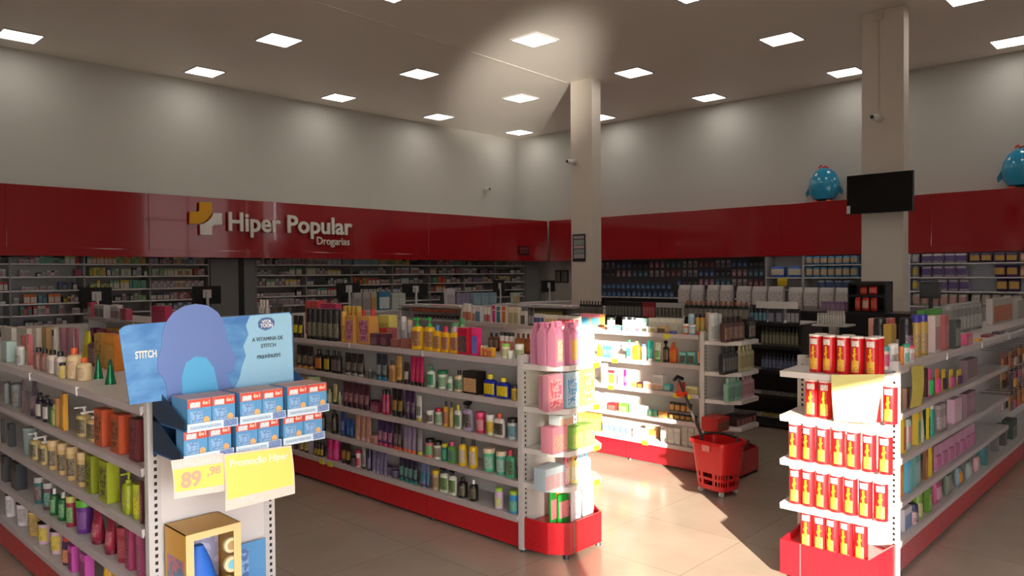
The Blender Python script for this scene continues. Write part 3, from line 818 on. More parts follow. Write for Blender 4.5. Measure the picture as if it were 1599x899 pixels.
row('X', PX, LV[2], 'third shelf', U, '''
slim 458 479 590 2 d09c10/d8c458/7c4c10 yellow bottle with cream cap
box 480 494 588 1 a8bc8c/c8d0b8/788c60 pale green carton
tube 494 508 597 2 90a47c/c8ccb8/d8d8c8 pale green tube
square 508 515 608 1 a8b490/b8c898/e0e0d0 small pale green bottle
tube 516 524 600 1 c8b488/2a241c/b09c68 cream tube
square 525 530 612 1 9cb08c/b8c8a8/- small sage bottle
tube 531 574 599 5 481c30/38141f/6c3048 burgundy tube
box 571 592 627 3 64203c/-/7c3450 low wine carton
slim 593 606 609 2 9c1c48/1a1418/b84868 crimson bottle with black cap
tube 608 627 607 2 241a1e/1c1618/a07c30 black tube with gold band
tube 628 646 608 2 3c2448/241830/4c3458 dark purple tube
tube 646 656 618 1 d4d0cc/b8a838/5c5c60 white tube
jar 661 673 641 1 dcd8d0/e4e0dc/34302c white jar with black print
jar 674 686 638 1 c8ccc0/b81840/588c60 small jar with crimson lid
bottle 688 697 627 1 c8982c/1c1814/8a3c1c amber oil bottle
bottle 698 705 628 1 b09868/1c1a1a/c8b888 slim oil bottle
square 706 716 633 1 dcdcd0/d8c820/387048 white bottle with yellow cap
spray 718 733 627 1 a898b8/17151a/2c2830 lilac trigger spray
tub 736 752 644 1 c8305c/d84878/d88c98 pink tub
tub 753 767 648 1 dcd8c4/e8e4e0/d8b838 white tub with yellow print
flat 768 783 646 1 dcd8d4/e05838/1c1818 white bottle with orange cap
tub 785 803 654 1 b8c4c0/241e1e/6898a8 pale tub with black lid
''')
row('X', PX, LV[3], 'fourth shelf', U, '''
bottle 463 484 639 2 688c1c/88a038/a0b44c olive green bottle
bottle 488 496 634 1 1a1818/141212/3a3428 thin black bottle
bottle 498 505 640 1 1a1818/141212/6c6c6c thin black bottle with grey label
bottle 513 523 637 1 1a1818/141212/2a2624 tall matt black bottle
tube 528 536 640 1 1c3c88/143070/3464a8 tall blue tube
tube 537 550 655 2 1c4c98/28304c/3c74b0 short blue tube
tube 550 577 647 3 b08070/c89c8c/906054 rose gold tube
box 577 588 680 1 b88c80/-/a87468 small rose carton
tube 586 611 658 3 34204c/b82858/8c3068 purple tube with pink cap
tube 612 625 660 2 302430/e0502c/4c3844 dark tube with orange cap
tube 626 647 667 3 887898/e06838/a090a8 lilac tube with orange cap
tube 647 657 667 1 8c8490/c8c440/a8a4a8 silver tube
jar 658 673 686 1 d87880/241a1c/48a060 pink jar with black lid
jar 671 685 690 1 dcdcd0/2a241c/706c60 white jar with black rim
jar 685 695 693 1 1c7868/c8c020/48a078 green jar with yellow lid
flat 696 708 690 1 5c9840/e05888/2c7068 green bottle with pink cap
bottle 711 724 685 1 e0b818/1a1612/c8b8a0 yellow bottle with black nozzle
bottle 726 740 688 1 e0b818/1a1612/c8b8a0 yellow bottle with black nozzle
tub 746 766 701 1 54b48c/dcc8a8/a0ccb4 mint tub with cream lid
tub 767 785 705 1 54a88c/dcc8a8/a0c4b8 mint tub with cream lid
flat 786 800 703 1 48a078/c8384c/28583c mint bottle with red cap
''')
row('X', PX, LV[4], 'bottom shelf', U, '''
bottle 456 462 685 1 3c2418/2c1c14/- small brown bottle
tube 463 480 679 2 c8b480/5c3020/b09c64 champagne tube
box 481 487 680 1 9894a8/-/b8b4c8 slim silver carton
slim 487 503 692 3 1e1a1a/2c2424/c0a838 short black bottle with gold ring
slim 505 526 686 2 c81470/d02c80/d84890 hot pink bottle
tube 528 546 689 2 2c2018/20180f/a88038 black tube with gold edge
jar 541 552 714 1 4c4450/34303c/- small dark jar
slim 551 560 703 1 d8ccc8/b82040/c84858 white can with red cap
tube 561 568 698 1 a8a0a4/5c3034/8c8488 silver grey tube
slim 569 577 696 1 2c2440/241e34/605888 dark violet bottle
tube 578 602 701 4 6c6488/8c849c/7c7494 lilac grey tube
jar 590 618 733 3 584c68/706488/- low violet jar
tube 619 650 709 4 2c2840/1c7874/28706c indigo tube with teal band
tube 652 662 713 1 6c74a0/484868/3c8898 pale violet tube
tube 662 668 720 1 6c74a0/484868/3c8898 pale violet tube
tub 669 681 735 1 c8b090/d8b420/a88868 cream tub with yellow lid
spray 682 696 728 1 dce0d4/161614/3c6c2c white trigger spray with green label
spray 697 709 731 1 dce0d4/161614/3c6c2c white trigger spray with green label
bottle 709 724 746 1 1a1818/141212/34301c stout black bottle
bottle 727 741 750 1 1a1818/d0d0cc/34301c stout black bottle with white cap
slim 767 781 762 1 c8acd0/9cc048/d0d098 lilac bottle with lime cap
slim 789 805 767 1 3890d0/a0c43c/70b8a0 blue bottle with lime cap
''')
row('X', PX, LV[0], 'far top shelf', U, '''
box 136 146 472 1 b83c54/-/d0c8c4 rose medicine carton
box 146 166 476 2 bcb8b8/-/4c4c54 white carton with dark print
slim 166 186 476 3 a8a0a4/c8c0c0/6c5058 slim silver bottle
box 186 200 482 2 a03850/-/8c3848 wine carton
box 236 262 478 3 b01c50/c03060/c84870 crimson carton
bottle 398 418 468 3 b0aca8/c8c4c0/8c8884 pale clear bottle
bottle 418 440 474 4 4c3c28/2c2420/8c7440 bronze bottle
slim 440 452 480 2 1c1a18/2c2824/a09020 black bottle with gold foot
''', lo=True)
row('X', PX, LV[1], 'far second shelf', U, '''
box 140 150 512 1 6c2458/-/a03870 plum carton
box 150 166 514 2 a83058/-/d0a030 magenta carton
box 166 190 512 3 c08c28/-/a03040 amber carton
''', lo=True)

# ------------------------------------------------------------------ gondola behind the vitamin stand
U = 'vitamin stand gondola'; PX = 1.27
row('X', PX, LV[0], 'top shelf', U, '''
box+b0.04 0 17 533 1 a0b8b0/-/b0c4bc pale mint carton
slim+b0.04 18 29 541 2 b8b8b4/d0d0cc/a0a09c clear glass bottle
box+b0.10 30 40 524 1 8c3c34/a84840/b88838 slim patterned carton
box+b0.10 41 52 522 1 b85868/c86c74/d8b060 pink slim carton
square+b0.06 47 57 543 1 8c5c50/141210/a07468 tan bottle with black cap
square+b0.06 57 66 545 1 8c5c50/141210/a07468 tan bottle with black cap
square+b0.05 66 78 547 1 d8c8c0/141210/c8b8b0 cream bottle with black cap
square+b0.05 79 91 549 1 d8c8c0/141210/c8b8b0 cream bottle with black cap
slim+b0.03 87 95 567 1 c8b078/1c1814/d8c048 small beige bottle
bottle+b0.05 95 111 544 1 dcc498/e0602c/d8b890 cream bottle with orange cap
bottle+b0.06 109 125 560 1 dcc498/e0602c/d8b890 cream bottle with orange cap
cone+b0.11 126 142 556 1 0c7850/124c38/- metallic green cone bottle
cone+b0.11 153 172 562 1 0c7850/124c38/- metallic green cone bottle
''', side=.5, wk=1.6, bd=.5, bm_=.06)
row('X', PX+.34, LV[0], 'rear top shelf', U, '''
box 0 24 511 1 c4bcb0/-/ccc4b8 cream carton
box 24 48 512 1 c4bcb0/-/ccc4b8 cream carton
box 48 63 512 1 c4b8ac/-/ccc4b8 cream carton
box 64 79 511 1 a08050/b08c5c/8c7044 gold carton
box+b0.02 80 90 514 1 ccc6be/1a1816/b8b2aa white carton with round black mark
box 92 104 512 1 845460/94646c/744854 mauve carton
box 104 115 512 1 845460/94646c/744854 mauve carton
box 115 122 513 1 94485c/a45468/8c4458 rose carton
tube 121 133 517 1 c0bc18/a09c18/c8b428 yellow green tube
square 131 145 525 1 5c3848/141014/6c4858 plum bottle with black cap
window 145 166 521 1 b88c38/8a6428/d0b060 gold gift carton
box 160 186 522 1 c87820/d89028/d8a848 orange gift carton
''', side=.5, wk=1.6, bd=.5, bm_=.06)
row('X', PX, LV[1], 'second shelf', U, '''
cup 0 7 597 1 787c7c/404444/- grey cup
cup 8 21 599 1 787c7c/404444/3c3c3c grey cup with dark print
box 33 40 594 1 54343c/-/6c4450 brown slim carton
tube 40 51 596 1 4c3848/3c2c38/5c4858 tall violet tube
pump 50 60 614 1 201c24/141214/c8bcb4 black pump bottle
pump 61 71 618 1 201c24/141214/c8bcb4 black pump bottle
slim 72 78 634 1 3c5c30/2c4824/- small dark green bottle
square 77 83 632 1 90a858/a0b464/b0bc70 lime bottle
box 84 94 622 1 b07840/-/c89c50 small bronze carton
box 94 107 615 1 c88c18/-/d8a428 tall mustard carton
pump 110 126 635 1 c0a86c/d0ccc8/3c3420 cream pump bottle
pump 128 144 641 1 c0a86c/d0ccc8/3c3420 cream pump bottle
window 145 168 639 1 b84c28/5c241c/c87c40 orange gift carton
window 170 195 647 1 b84c28/5c241c/c87c40 orange gift carton
window 198 222 655 1 6c2c30/4c1c24/884048 dark red gift carton
''', side=.5, wk=1.6, bd=.5, bm_=.06)
row('X', PX, LV[2], 'third shelf', U, '''
box 0 8 655 1 2c2a2c/-/3c3a3c black carton
box 9 22 662 1 201e20/-/343234 black carton
cup 26 42 669 1 7c8888/8c9898/- grey cup
pump 40 52 676 1 c0a86c/d0ccc8/3c3420 cream pump bottle
pump 53 66 681 1 c0a86c/d0ccc8/3c3420 cream pump bottle
tub 67 81 688 1 c0a06c/d0b484/3a3020 cream tub with black print
tub 81 95 693 1 c0a06c/d0b484/3a3020 cream tub with black print
tub 95 110 698 1 c0a06c/d0b484/3a3020 cream tub with black print
tub 111 128 707 1 c0a06c/d0b484/3a3020 cream tub with black print
window 130 150 711 1 848c18/3c401c/a8ac30 lime gift carton
window 153 177 720 1 98a01c/3c401c/b0b434 lime gift carton
pump 184 197 738 1 98a820/a0ac28/b0b83c lime pump bottle
jar 197 214 757 1 a0a834/a8b024/c8c030 lime jar
box 216 223 752 1 54242c/-/6c343c maroon carton
''', side=.5, wk=1.6, bd=.5, bm_=.06)
row('X', PX, LV[3], 'fourth shelf', U, '''
box 0 14 712 1 28262a/-/38363a charcoal carton
box 15 33 722 1 1e1c20/-/302e34 charcoal carton
jar 45 58 746 1 2c5c5c/a8a4a0/50303c teal jar with pale lid
jar 59 72 755 1 54303c/a8a4a0/2c6c68 plum jar with pale lid
bottle 72 82 764 1 1c5c2c/c8ccc8/3c7c4c green bottle with white cap
bottle 83 95 770 1 1c5c2c/c8ccc8/3c7c4c green bottle with white cap
jar 96 108 776 1 8c2838/b8b060/3c7c40 red jar with green label
tub 108 127 782 1 5c2878/58a428/7c4c90 purple tub with green lid
tube 132 148 795 1 8c1c38/6c1c34/a03050 maroon tube
tube 155 169 804 1 8c1c38/6c1c34/a03050 maroon tube
tub 171 190 825 1 8c2838/a03848/b05058 red tub
window 192 209 827 1 98385c/6c2840/b05878 rose gift carton
box 210 223 835 1 a04870/b05c80/883c60 pink carton
''', side=.5, wk=1.6, bd=.5, bm_=.06)
row('X', PX, LV[4], 'bottom shelf', U, '''
cup 0 13 772 1 c8c0c0/161416/b8b0b0 white cup with black lid
cup 14 33 786 1 c8c0c0/161416/b8b0b0 white cup with black lid
cup 33 51 800 1 b09048/d0b888/8c6c30 gold cup with cream lid
cup 48 66 817 1 c8a8b4/161416/d8c050 pink and white cup
cup 66 86 828 1 c8a8b4/161416/d8c050 pink and white cup
slim 88 104 838 1 3c2c4c/b83c2c/b0602c violet can with red lid
box 104 120 852 1 b84898/c05ca0/983c7c magenta carton
box 122 141 865 1 b84898/c05ca0/983c7c magenta carton
slim 153 166 882 1 c89820/d8a828/b88818 yellow bottle
tub 168 190 890 1 8c2c5c/a03c6c/b05880 wine tub
''', side=.5, wk=1.6, bd=.5, bm_=.06)

# ------------------------------------------------------------------ sunlit gondola
U = 'sunlit gondola'; PX = 6.12
row('X', PX, LV[0], 'top shelf', U, '''
slim 718 734 474 2 d8d0c8/c8c4c0/c87858 white spray can with peach band
slim 735 741 478 1 d8d0c8/c8c4c0/c88060 white spray can with peach band
box 741 752 479 1 d0d4d4/-/6890b0 white and blue carton
slim 753 764 480 2 d8d4cc/d8d4cc/a03048 white can with red dots
box 768 775 476 1 d8d0c8/c83068/d83c90 white carton with pink spot
box 775 783 478 1 d8d0c8/3488a8/3088b0 white carton with blue spot
box 783 791 478 1 d8d0c8/d86838/e07c38 white carton with orange spot
box 793 811 480 2 d4ccb0/-/b8ac88 ivory carton
box 812 822 486 1 d8d4d0/-/201c20 white carton with black square
slim 822 832 480 2 3c3634/201c1c/8c8480 dark mascara tube
box 833 850 490 3 c8c8c8/-/4c64a8 white and blue carton
box 850 870 492 3 dcdccc/-/e8c880 cream carton
box 870 905 493 5 d0c8c0/-/c82c4c white carton with red mark
jar 943 956 496 1 c8ccc8/1c2c28/- clear jar with dark lid
jar+b0.03 968 989 495 2 c8ccd0/20242c/- clear jar with dark lid
box+b0.10 990 1012 497 2 8cb8b8/-/c8d4d0 pale teal carton
box+b0.10 1012 1066 497 6 d4d0c0/-/c8c4b4 plain ivory carton
box 945 956 508 1 d84c38/-/e87c68 small red carton
box 957 967 508 1 50b0a8/-/a0d4d0 small teal carton
box 968 978 509 1 78304c/-/c890a0 small plum carton
box 979 989 509 1 d8d0d0/-/c87c80 small white and red carton
box 990 1000 510 1 d8d4d0/-/c86078 small white and pink carton
box 1001 1012 510 1 dcdcd8/-/202020 small white and black carton
box 1013 1024 510 1 d8d8c8/-/c8b470 small ivory carton
box 1025 1041 510 1 c8a878/-/2c2420 small tan carton
jar 1042 1053 518 1 3c50a0/4c60a8/- low blue jar
jar+d.05 1064 1073 506 1 e07030/e8e4e0/c8d0d0 orange tub with white lid
jar+d.05 1073 1084 507 1 78b8d8/e8e4e0/c8d8e0 pale blue tub
slim+b0.10 1072 1082 490 1 90b4c8/a8c8d4/c8d4dc pale blue spray can
slim 1084 1094 518 1 c83c2c/c84838/- low red can
slim+b0.10 1083 1099 490 2 b08c38/1c1814/c8a858 gold and black spray can
slim+b0.16 1098 1109 488 1 d8b0a8/d8b8b0/e0c4bc pale pink spray can
slim+b0.10 1112 1125 490 2 c8ccc8/d0d4d0/b8c0bc pale grey spray can
''')
row('X', PX, LV[1], 'second shelf', U, '''
square 931 938 532 1 e0b438/e8e0d0/c89828 small gold bottle
square 940 954 536 3 30a8b8/2090a0/60c0c8 turquoise bottle
box 945 974 553 3 e0b0a0/-/d89080 low peach carton
pump 976 985 531 1 d8dcd0/1ca078/40b490 white and green bottle
square 986 997 533 1 e0b020/e8c858/d89c20 golden yellow bottle
slim 999 1007 537 1 d8dce0/5070b8/6890c8 white and blue can
tube 1008 1018 532 1 30b0a0/e0dcd0/60c4b0 turquoise tube
tube 1020 1030 535 1 d8e0c8/58b058/88c070 white and green tube
spray 1033 1042 532 1 28201c/1a1614/483828 black trigger spray
flat 1044 1055 535 1 d85c1c/c84c18/e07c30 orange bottle
box 1060 1072 550 1 70b8b0/88c8c0/2c3430 turquoise box with dark base
box 1073 1086 550 1 70b8b0/88c8c0/2c3430 turquoise box with dark base
tube 1087 1093 549 1 e09068/2c2420/e0a888 peach tube
''')
row('X', PX, LV[2], 'third shelf', U, '''
slim 934 946 568 1 dcd8d4/d0d0cc/d8a880 white can with tan label
box 949 962 577 1 dcd4d0/c82c38/c87c38 red and white box
square 963 971 577 2 d8c8d0/e0dce0/c888a0 pale pink bottle
tube 972 977 577 1 c81c70/c82878/e060a0 magenta tube
box 978 985 590 1 dcd8d8/-/a898c8 small white carton
box 985 994 596 1 e0a068/-/d87848 small orange carton
box 994 1004 597 1 3c2420/-/c87030 small brown carton
box 1004 1035 597 4 dcd0c8/-/e0b090 low pale carton
box+u.055 1019 1038 585 1 dcdcd8/-/c8c8c8 white carton lying on the low ones
box 1036 1048 600 1 50b4b0/-/a0d4cc small turquoise carton
box 1056 1067 597 1 d03c28/-/e06848 small vermilion carton
box 1070 1089 604 2 d8d4a8/-/c0b068 low straw carton
''')
row('X', PX, LV[3], 'fourth shelf', U, '''
tube 906 930 620 3 e0a8a8/d07880/e8c4c0 pink tube
tub 932 946 627 1 a8dcd0/88d0c0/c0e4d8 mint tub
box 948 964 629 1 d02830/-/e05850 red carton
box 965 981 631 1 58b838/-/98d070 green carton
box 982 1010 633 3 d8dce0/-/78a890 white and green carton
box 1012 1026 640 2 58a8a0/-/98c890 low teal carton
box 1027 1040 643 1 d8984c/-/e0b878 low tan carton
cup 1041 1086 648 5 3c2c1c/1c1814/c89048 dark cup noodle
''')
row('X', PX, LV[3]+.075, 'upper cup tier', U, '''
cup 1042 1078 630 4 3c2c1c/1c1814/c89048 dark cup noodle
''')
row('X', PX, LV[4], 'bottom shelf', U, '''
box 902 937 645 4 d89440/-/e0b060 orange carton
pack 930 985 661 6 d8b890/-/6078b0 striped soap pack
pack 986 1012 668 2 90b8d8/-/e0e0e0 blue and white wipes pack
pack+b0.12 1004 1028 666 1 e0b888/-/d87038 peach wipes pack
bag 1030 1062 668 3 d8d4cc/-/c8c4bc white cotton bag
bag 1063 1094 668 3 c8c4bc/-/b0aca4 white cotton bag
''')
row('X', PX+.34, LV[0], 'rear top shelf', U, '''
box 905 940 490 2 e89850/d870a0/60b0d8 orange and pink picture carton
''')

# end-cap behind the basket
U = 'brown bottle end-cap'; PY = 3.15
row('Y', PY, 1.23, 'top shelf', U, '''
flat+b.01+d.06 1134 1166 495 4 4c2c28/2c1c1a/6c4844 brown bottle
flat+b.07+d.06 1133 1163 494 4 4c2c28/2c1c1a/6c4844 brown bottle from the second line
flat+b.01+d.06 1167 1183 495 3 242020/161414/4c4444 black bottle
slim+b.13 1112 1130 489 2 c0c4c4/d0d4d4/b0b4b4 pale grey can
''')
row('Y', PY, .95, 'second shelf', U, '''
flat+b.01+d.06 1131 1155 541 5 20242c/16181e/3c4450 navy bottle
flat+b.01+d.06 1156 1181 538 4 b8b088/c8c098/a8a078 straw coloured bottle
''')
row('Y', PY, .70, 'third shelf', U, '''
flat+b.01+d.06 1138 1162 586 4 88b8a4/98c4b0/78a894 mint bottle
flat+b.01+d.06 1163 1181 583 3 c89ca0/d0a8ac/b88c90 pink bottle
''')
row('Y', PY, .46, 'fourth shelf', U, '''
flatbox+b.01+d.16 1112 1140 652 6 b82c28/-/4c2824 red and black flat box
flatbox+b.01+d.16 1141 1182 648 5 341c20/-/7c2c30 dark flat box
''')
row('Y', PY, .201, 'base tray', U, '''
flatbox+b.06+d.12 1148 1172 690 3 481c24/-/6c2c38 maroon carton
''')
# black gondola
U = 'black gondola'; PX = 8.5; KL = (1.25, .98, .69, .40, .13)
row('X', PX, KL[0], 'top shelf', U, '''
flat 904 940 470 8 1a1a1c/101012/4c4c50 tall black bottle
box 945 1002 471 11 1c1e1e/-/50585a narrow black carton
box 1003 1023 472 4 8c1c2c/-/b04050 narrow red carton
box 1024 1066 473 7 b8b8b8/-/2c2c2c black and white carton
flat 1068 1168 470 13 1a1614/a05024/8c8680 black bottle with copper collar
slim 1169 1196 476 4 242428/383840/5c8c9c black can with blue label
box 1199 1210 482 1 3c3c40/-/8c8ca8 grey box
box 1211 1222 482 1 3c3c40/-/8c8ca8 grey box
box 1228 1248 482 3 2c2c30/-/a8a8a8 black box with white swoosh
''', lo=True)
row('X', PX, KL[1], 'second shelf', U, '''
bottle 1187 1246 512 10 4c4a38/302c24/7c7860 amber glass bottle
''', lo=True)
row('X', PX, KL[2], 'third shelf', U, '''
bottle 1187 1246 552 10 283048/202028/384878 navy glass bottle
''', lo=True)
row('X', PX, KL[3], 'fourth shelf', U, '''
bottle 1187 1246 592 10 484438/302c28/605c50 smoky glass bottle
''', lo=True)
row('X', PX, KL[4], 'bottom shelf', U, '''
bottle 1187 1246 629 10 6c5c20/3c3020/8c7c38 olive oil bottle
''', lo=True)
# far gondolas
row('X', 9.8, 1.22, 'top shelf', 'comb gondola', '''
tube 641 648 463 1 4c8c98/3c7c88/- small teal tube
box 648 663 462 2 7098a0/-/90b0a8 small teal carton
jar 663 672 466 1 5c9c58/4c8c48/- green jar
box 672 683 466 1 b83c70/-/c86088 pink carton
jar 683 698 466 2 c05c58/b84c48/- coral jar
box 698 713 466 2 b08840/-/c0a058 amber carton
''', lo=True)
row('X', 9.8, .95, 'hanging row', 'comb gondola', '''
blister+u.14 641 715 482 7 b85c38/a04c2c/- orange comb card
comb+u.02 641 715 492 12 2a2624/1c1a18/- dark hanging comb
blister+u.16 621 640 482 3 2c6c3c/1c1c1c/- black and green hair tie card
''', lo=True)
row('X', 11.0, 1.22, 'top shelf', 'corner gondola', '''
carton 820 828 463 2 c8c8c4/-/b0b0ac white box
carton 829 880 463 12 b4b0b4/-/3c343c white card with dark window
jar 881 888 466 1 c8a838/b89830/- yellow jar
jar 888 900 458 1 b070a8/c080b8/- pink lilac jar
carton 900 934 460 5 c07828/-/c83828 orange and red box
''', lo=True)
row('X', 11.0, .95, 'second shelf', 'corner gondola', '''
carton 829 880 482 10 4c4828/-/8c7c30 olive box
''', lo=True)

# ------------------------------------------------------------------ crisps end-cap (faces -X)
U = 'crisps end-cap'
CAN_R, CAN_H = .0372, .222
can_body = MB().loft([(0, CAN_R*.97, CAN_R*.97), (.004, CAN_R, CAN_R), (CAN_H-.012, CAN_R, CAN_R)], 24).mesh('can', mat('c8141c', .3), True)
can_lid = MB().loft([(CAN_H-.012, CAN_R*1.03, CAN_R*1.03), (CAN_H-.001, CAN_R*1.03, CAN_R*1.03), (CAN_H, CAN_R*.95, CAN_R*.95)], 24).mesh('lid', mat('e8dcd8', .3), True)
lb = MB(); arc(lb, CAN_R, CAN_R, .018, .085, -34, 34, 8); can_chip = lb.mesh('chips_print', print_mat('dc8c20', 'e8b850', 5, .5))
lb = MB(); arc(lb, CAN_R, CAN_R, .165, .198, -34, 34, 6); can_oval = lb.mesh('white_print', print_mat('ece4dc', '2a201c', 5, .62))
me = text_mesh('Pringles', mat('f0d020', .4), width=.105, height=.022, extrude=.0006, bold=.03)
for v in me.vertices:   # upright lettering bent round the can
    x, y, z = v.co
    a = z/CAN_R
    v.co = (math.sin(a)*(CAN_R+.0012+(-y)), -math.cos(a)*(CAN_R+.0012+(-y)), x*1.0 + .105)
can_text = me
PXs = 4.74-.36
def can(x, y, z, level, key, rz):
    o = link('crisp_can', can_body, None, (x, y, z+.0008), R(-90)+rz)
    for nm, q in (('lid', can_lid), ('chips_print', can_chip), ('white_print', can_oval), ('lettering', can_text)): link(nm, q, o)
    o['category'] = 'can'; REG.append((o, 'red crisp can with yellow lettering', level, U, key))
def cans(px0, px1, n, z, level, off, fill=None, back=0):
    a, b_ = col(px0, 'X', PXs+off, z), col(px1, 'X', PXs+off, z)
    for k in range(n):
        y = a+(b_-a)*(k+.5)/n
        can(PXs+off+CAN_R, y, z, level, y, rng.uniform(-.25, .25))
        if back and k % 2 == 0: can(PXs+off+CAN_R+.082, y, z, level, y+5, 0)
cans(1260, 1370, 5, 1.255, 'top shelf', .05, back=1)
cans(1253, 1296, 2, .99, 'second shelf', .03); cans(1300, 1400, 4, .99, 'second shelf', .10)
cans(1227, 1392, 7, .725, 'third shelf', .012)
cans(1228, 1384, 7, .46, 'fourth shelf', .012)
cans(1246, 1352, 5, .201, 'base tray', .035)
# paper sheet hanging from the top shelf
def sheet(name, label, pts, axis, plane, c1, c2, th=.0012, cat='paper sign', curl=.012, parent=None):
    P = [on_plane(a, b_, axis, plane) for a, b_ in pts]   # tl, tr, br, bl
    mb = MB(); n = 6; rs = []
    for s in (0, th):
        pass
    N = 8; grid = []
    for i in range(N+1):
        v = i/N; l = P[0].lerp(P[3], v); r_ = P[1].lerp(P[2], v); off = -curl*math.sin(v*math.pi*.9)
        q = Vector((off, 0, 0)) if axis == 'X' else Vector((0, off, 0)); t = Vector((th, 0, 0)) if axis == 'X' else Vector((0, th, 0))
        grid.append([l+q, r_+q, r_+q+t, l+q+t])
    mb.rings(grid)
    o = link(name, mb.mesh(name, print_mat(c1, c2, 9, .64) if c2 else mat(c1, .6)), parent)
    if not parent: tag(o, label, cat)
    return o
sheet('paper_sign', 'blank pale yellow paper taped below the top row of crisp cans', [(1298, 585), (1382, 584), (1368, 661), (1303, 657)], 'X', PXs-.022, 'e6dc90', None)

# ------------------------------------------------------------------ pink gift end-cap (faces -Y)
U = 'gift bag end-cap'; PY = 3.06
row('Y', PY, 1.255, 'top shelf', U, '''
gift+b.01+d.07 864 884 498 1 d88cac/c87898/d8c8b0 pink gift bag with bow
gift+b.01+d.07 885 906 500 1 d88cac/c87898/e0b050 pink gift bag with bow
gift+b.01+d.07 907 930 504 1 dce0e0/b0d0dc/d8c8b0 white gift bag with pale blue bow
gift+b.10+d.07 846 868 500 1 d088a8/c07090/d8c8b0 pink gift bag behind
gift+b.18+d.07 836 858 500 1 d088a8/c07090/d8c8b0 pink gift bag behind
''')
row('Y', PY, .975, 'second shelf', U, '''
window+b.01+d.05 854 882 585 1 d894a8/d86078/f0d0cc pink skincare gift carton
window+b.07+d.05 848 876 586 1 d088a0/d86078/f0d0cc pink skincare gift carton behind
window+b.01+d.05 882 906 581 1 a8cce0/5c98d0/e0e8ec blue skincare gift carton
window+b.01+d.05 907 931 574 1 dcd470/d8b848/f0ecc0 yellow skincare gift carton
''')
row('Y', PY, .70, 'third shelf', U, '''
box+b.01+d.10 856 888 666 1 d88ca0/-/e0a8a0 pink baby soap carton
box+b.01+d.09 888 930 664 2 98cc60/-/d0dc80 green baby soap carton
box+b.02+d.09+u.16 868 898 646 1 c8d8dc/-/e0b8a0 white baby soap carton
''')
row('Y', PY, .47, 'fourth shelf', U, '''
box+b.02+d.10 846 884 730 4 b4c8d4/-/d8b0b8 small pale blue soap carton
square+b.03+d.05 884 894 699 1 e0a0b0/e05070/f0d8d8 pink liquid soap bottle
square+b.02+d.05 895 906 697 1 e0d080/e8a020/f0ecd0 yellow liquid soap bottle
square+b.02+d.05 907 926 694 2 d8dce4/2870c8/c0d4e8 white soap bottle with blue cap
square+b.10+d.05 888 898 690 1 e0a0b0/e05070/f0d8d8 pink liquid soap bottle
''')
row('Y', PY, .201, 'base tray', U, '''
bag+b.09+d.03 860 872 768 1 1c9c38/189030/e08c90 green refill pouch
bag+b.07+d.03 873 893 772 1 1c9c38/189030/e08c90 green refill pouch
bag+b.10+d.03 872 890 753 1 e09830/d88820/e8b860 orange refill pouch
bag+b.03+d.03 893 911 760 1 d8d4dc/8c78b8/e0dce4 white refill pouch
bag+b.03+d.03 911 930 757 1 d8d4dc/8c78b8/e0dce4 white refill pouch
''')

# ------------------------------------------------------------------ shaded gondola (faces -Y)
U = 'toy gondola'; PY = 1.40
row('Y', PY, LV[0], 'top shelf', U, '''
jar 1384 1396 541 1 d8c0b8/58a0a0/c85880 pink and white pot
slim 1397 1408 537 2 d0ccc8/e0dcd8/a89c98 white marker
slim 1410 1415 541 1 d87830/d08040/- orange marker
slim 1416 1424 537 2 d0ccc8/38a080/78b8a8 marker with green cap
slim 1425 1431 540 2 d0ccc8/d84868/c8a0a8 marker with pink cap
box+b.14 1388 1401 506 1 a88438/-/90702c mustard carton
slim+b.10 1402 1416 497 1 201a20/161214/382c3c black aerosol
slim+b.10 1419 1433 496 1 201a20/161214/583868 black aerosol with violet print
slim+b.06 1434 1444 492 1 b09048/38308c/8c6c40 gold aerosol with indigo cap
slim+b.06 1445 1456 491 1 b09048/38308c/8c6c40 gold aerosol with indigo cap
box+b.05 1457 1471 493 1 c8b4b0/-/b88c90 pale pink carton
box+b.05 1472 1484 492 1 a85c5c/-/c08080 rose carton
box+b.03 1474 1487 530 1 c8a020/-/508848 yellow and green carton
box+b.02 1489 1502 499 1 3c4440/-/606864 dark clear topped carton
box+b.02 1506 1520 521 2 c04c70/-/d88498 bright pink carton
bag+b.02 1524 1538 531 1 d89c28/-/c87c28 golden plush pouch
box+b.05 1541 1556 531 2 74242c/-/903c40 dark red carton
box+b.05 1557 1570 530 1 3c343c/-/5c4850 charcoal carton
box+b.03 1572 1610 522 3 787474/-/989494 grey carton
''', side=.35, wk=1.6, bd=.5, bm_=.06)
row('Y', PY+.34, LV[0], 'rear top shelf', U, '''
flatbox 1362 1372 497 1 d09488/d87060/d8c8c0 coral topped white carton
flatbox 1373 1382 497 1 d09488/d87060/90b0c8 coral topped blue carton
flatbox 1383 1399 497 2 d09488/d87060/90b0c8 coral topped blue carton
flatbox 1440 1472 483 1 3c8c38/58a848/a0c488 green topped display carton
slim 1476 1546 473 8 74706c/8c8884/a8a49c grey bottle with arched shoulder
box 1547 1584 465 1 aca49c/-/c07048 pale carton with coloured row
box 1586 1604 468 1 989088/-/a8a098 pale carton
''', side=.35, wk=1.6, bd=.5, bm_=.06)
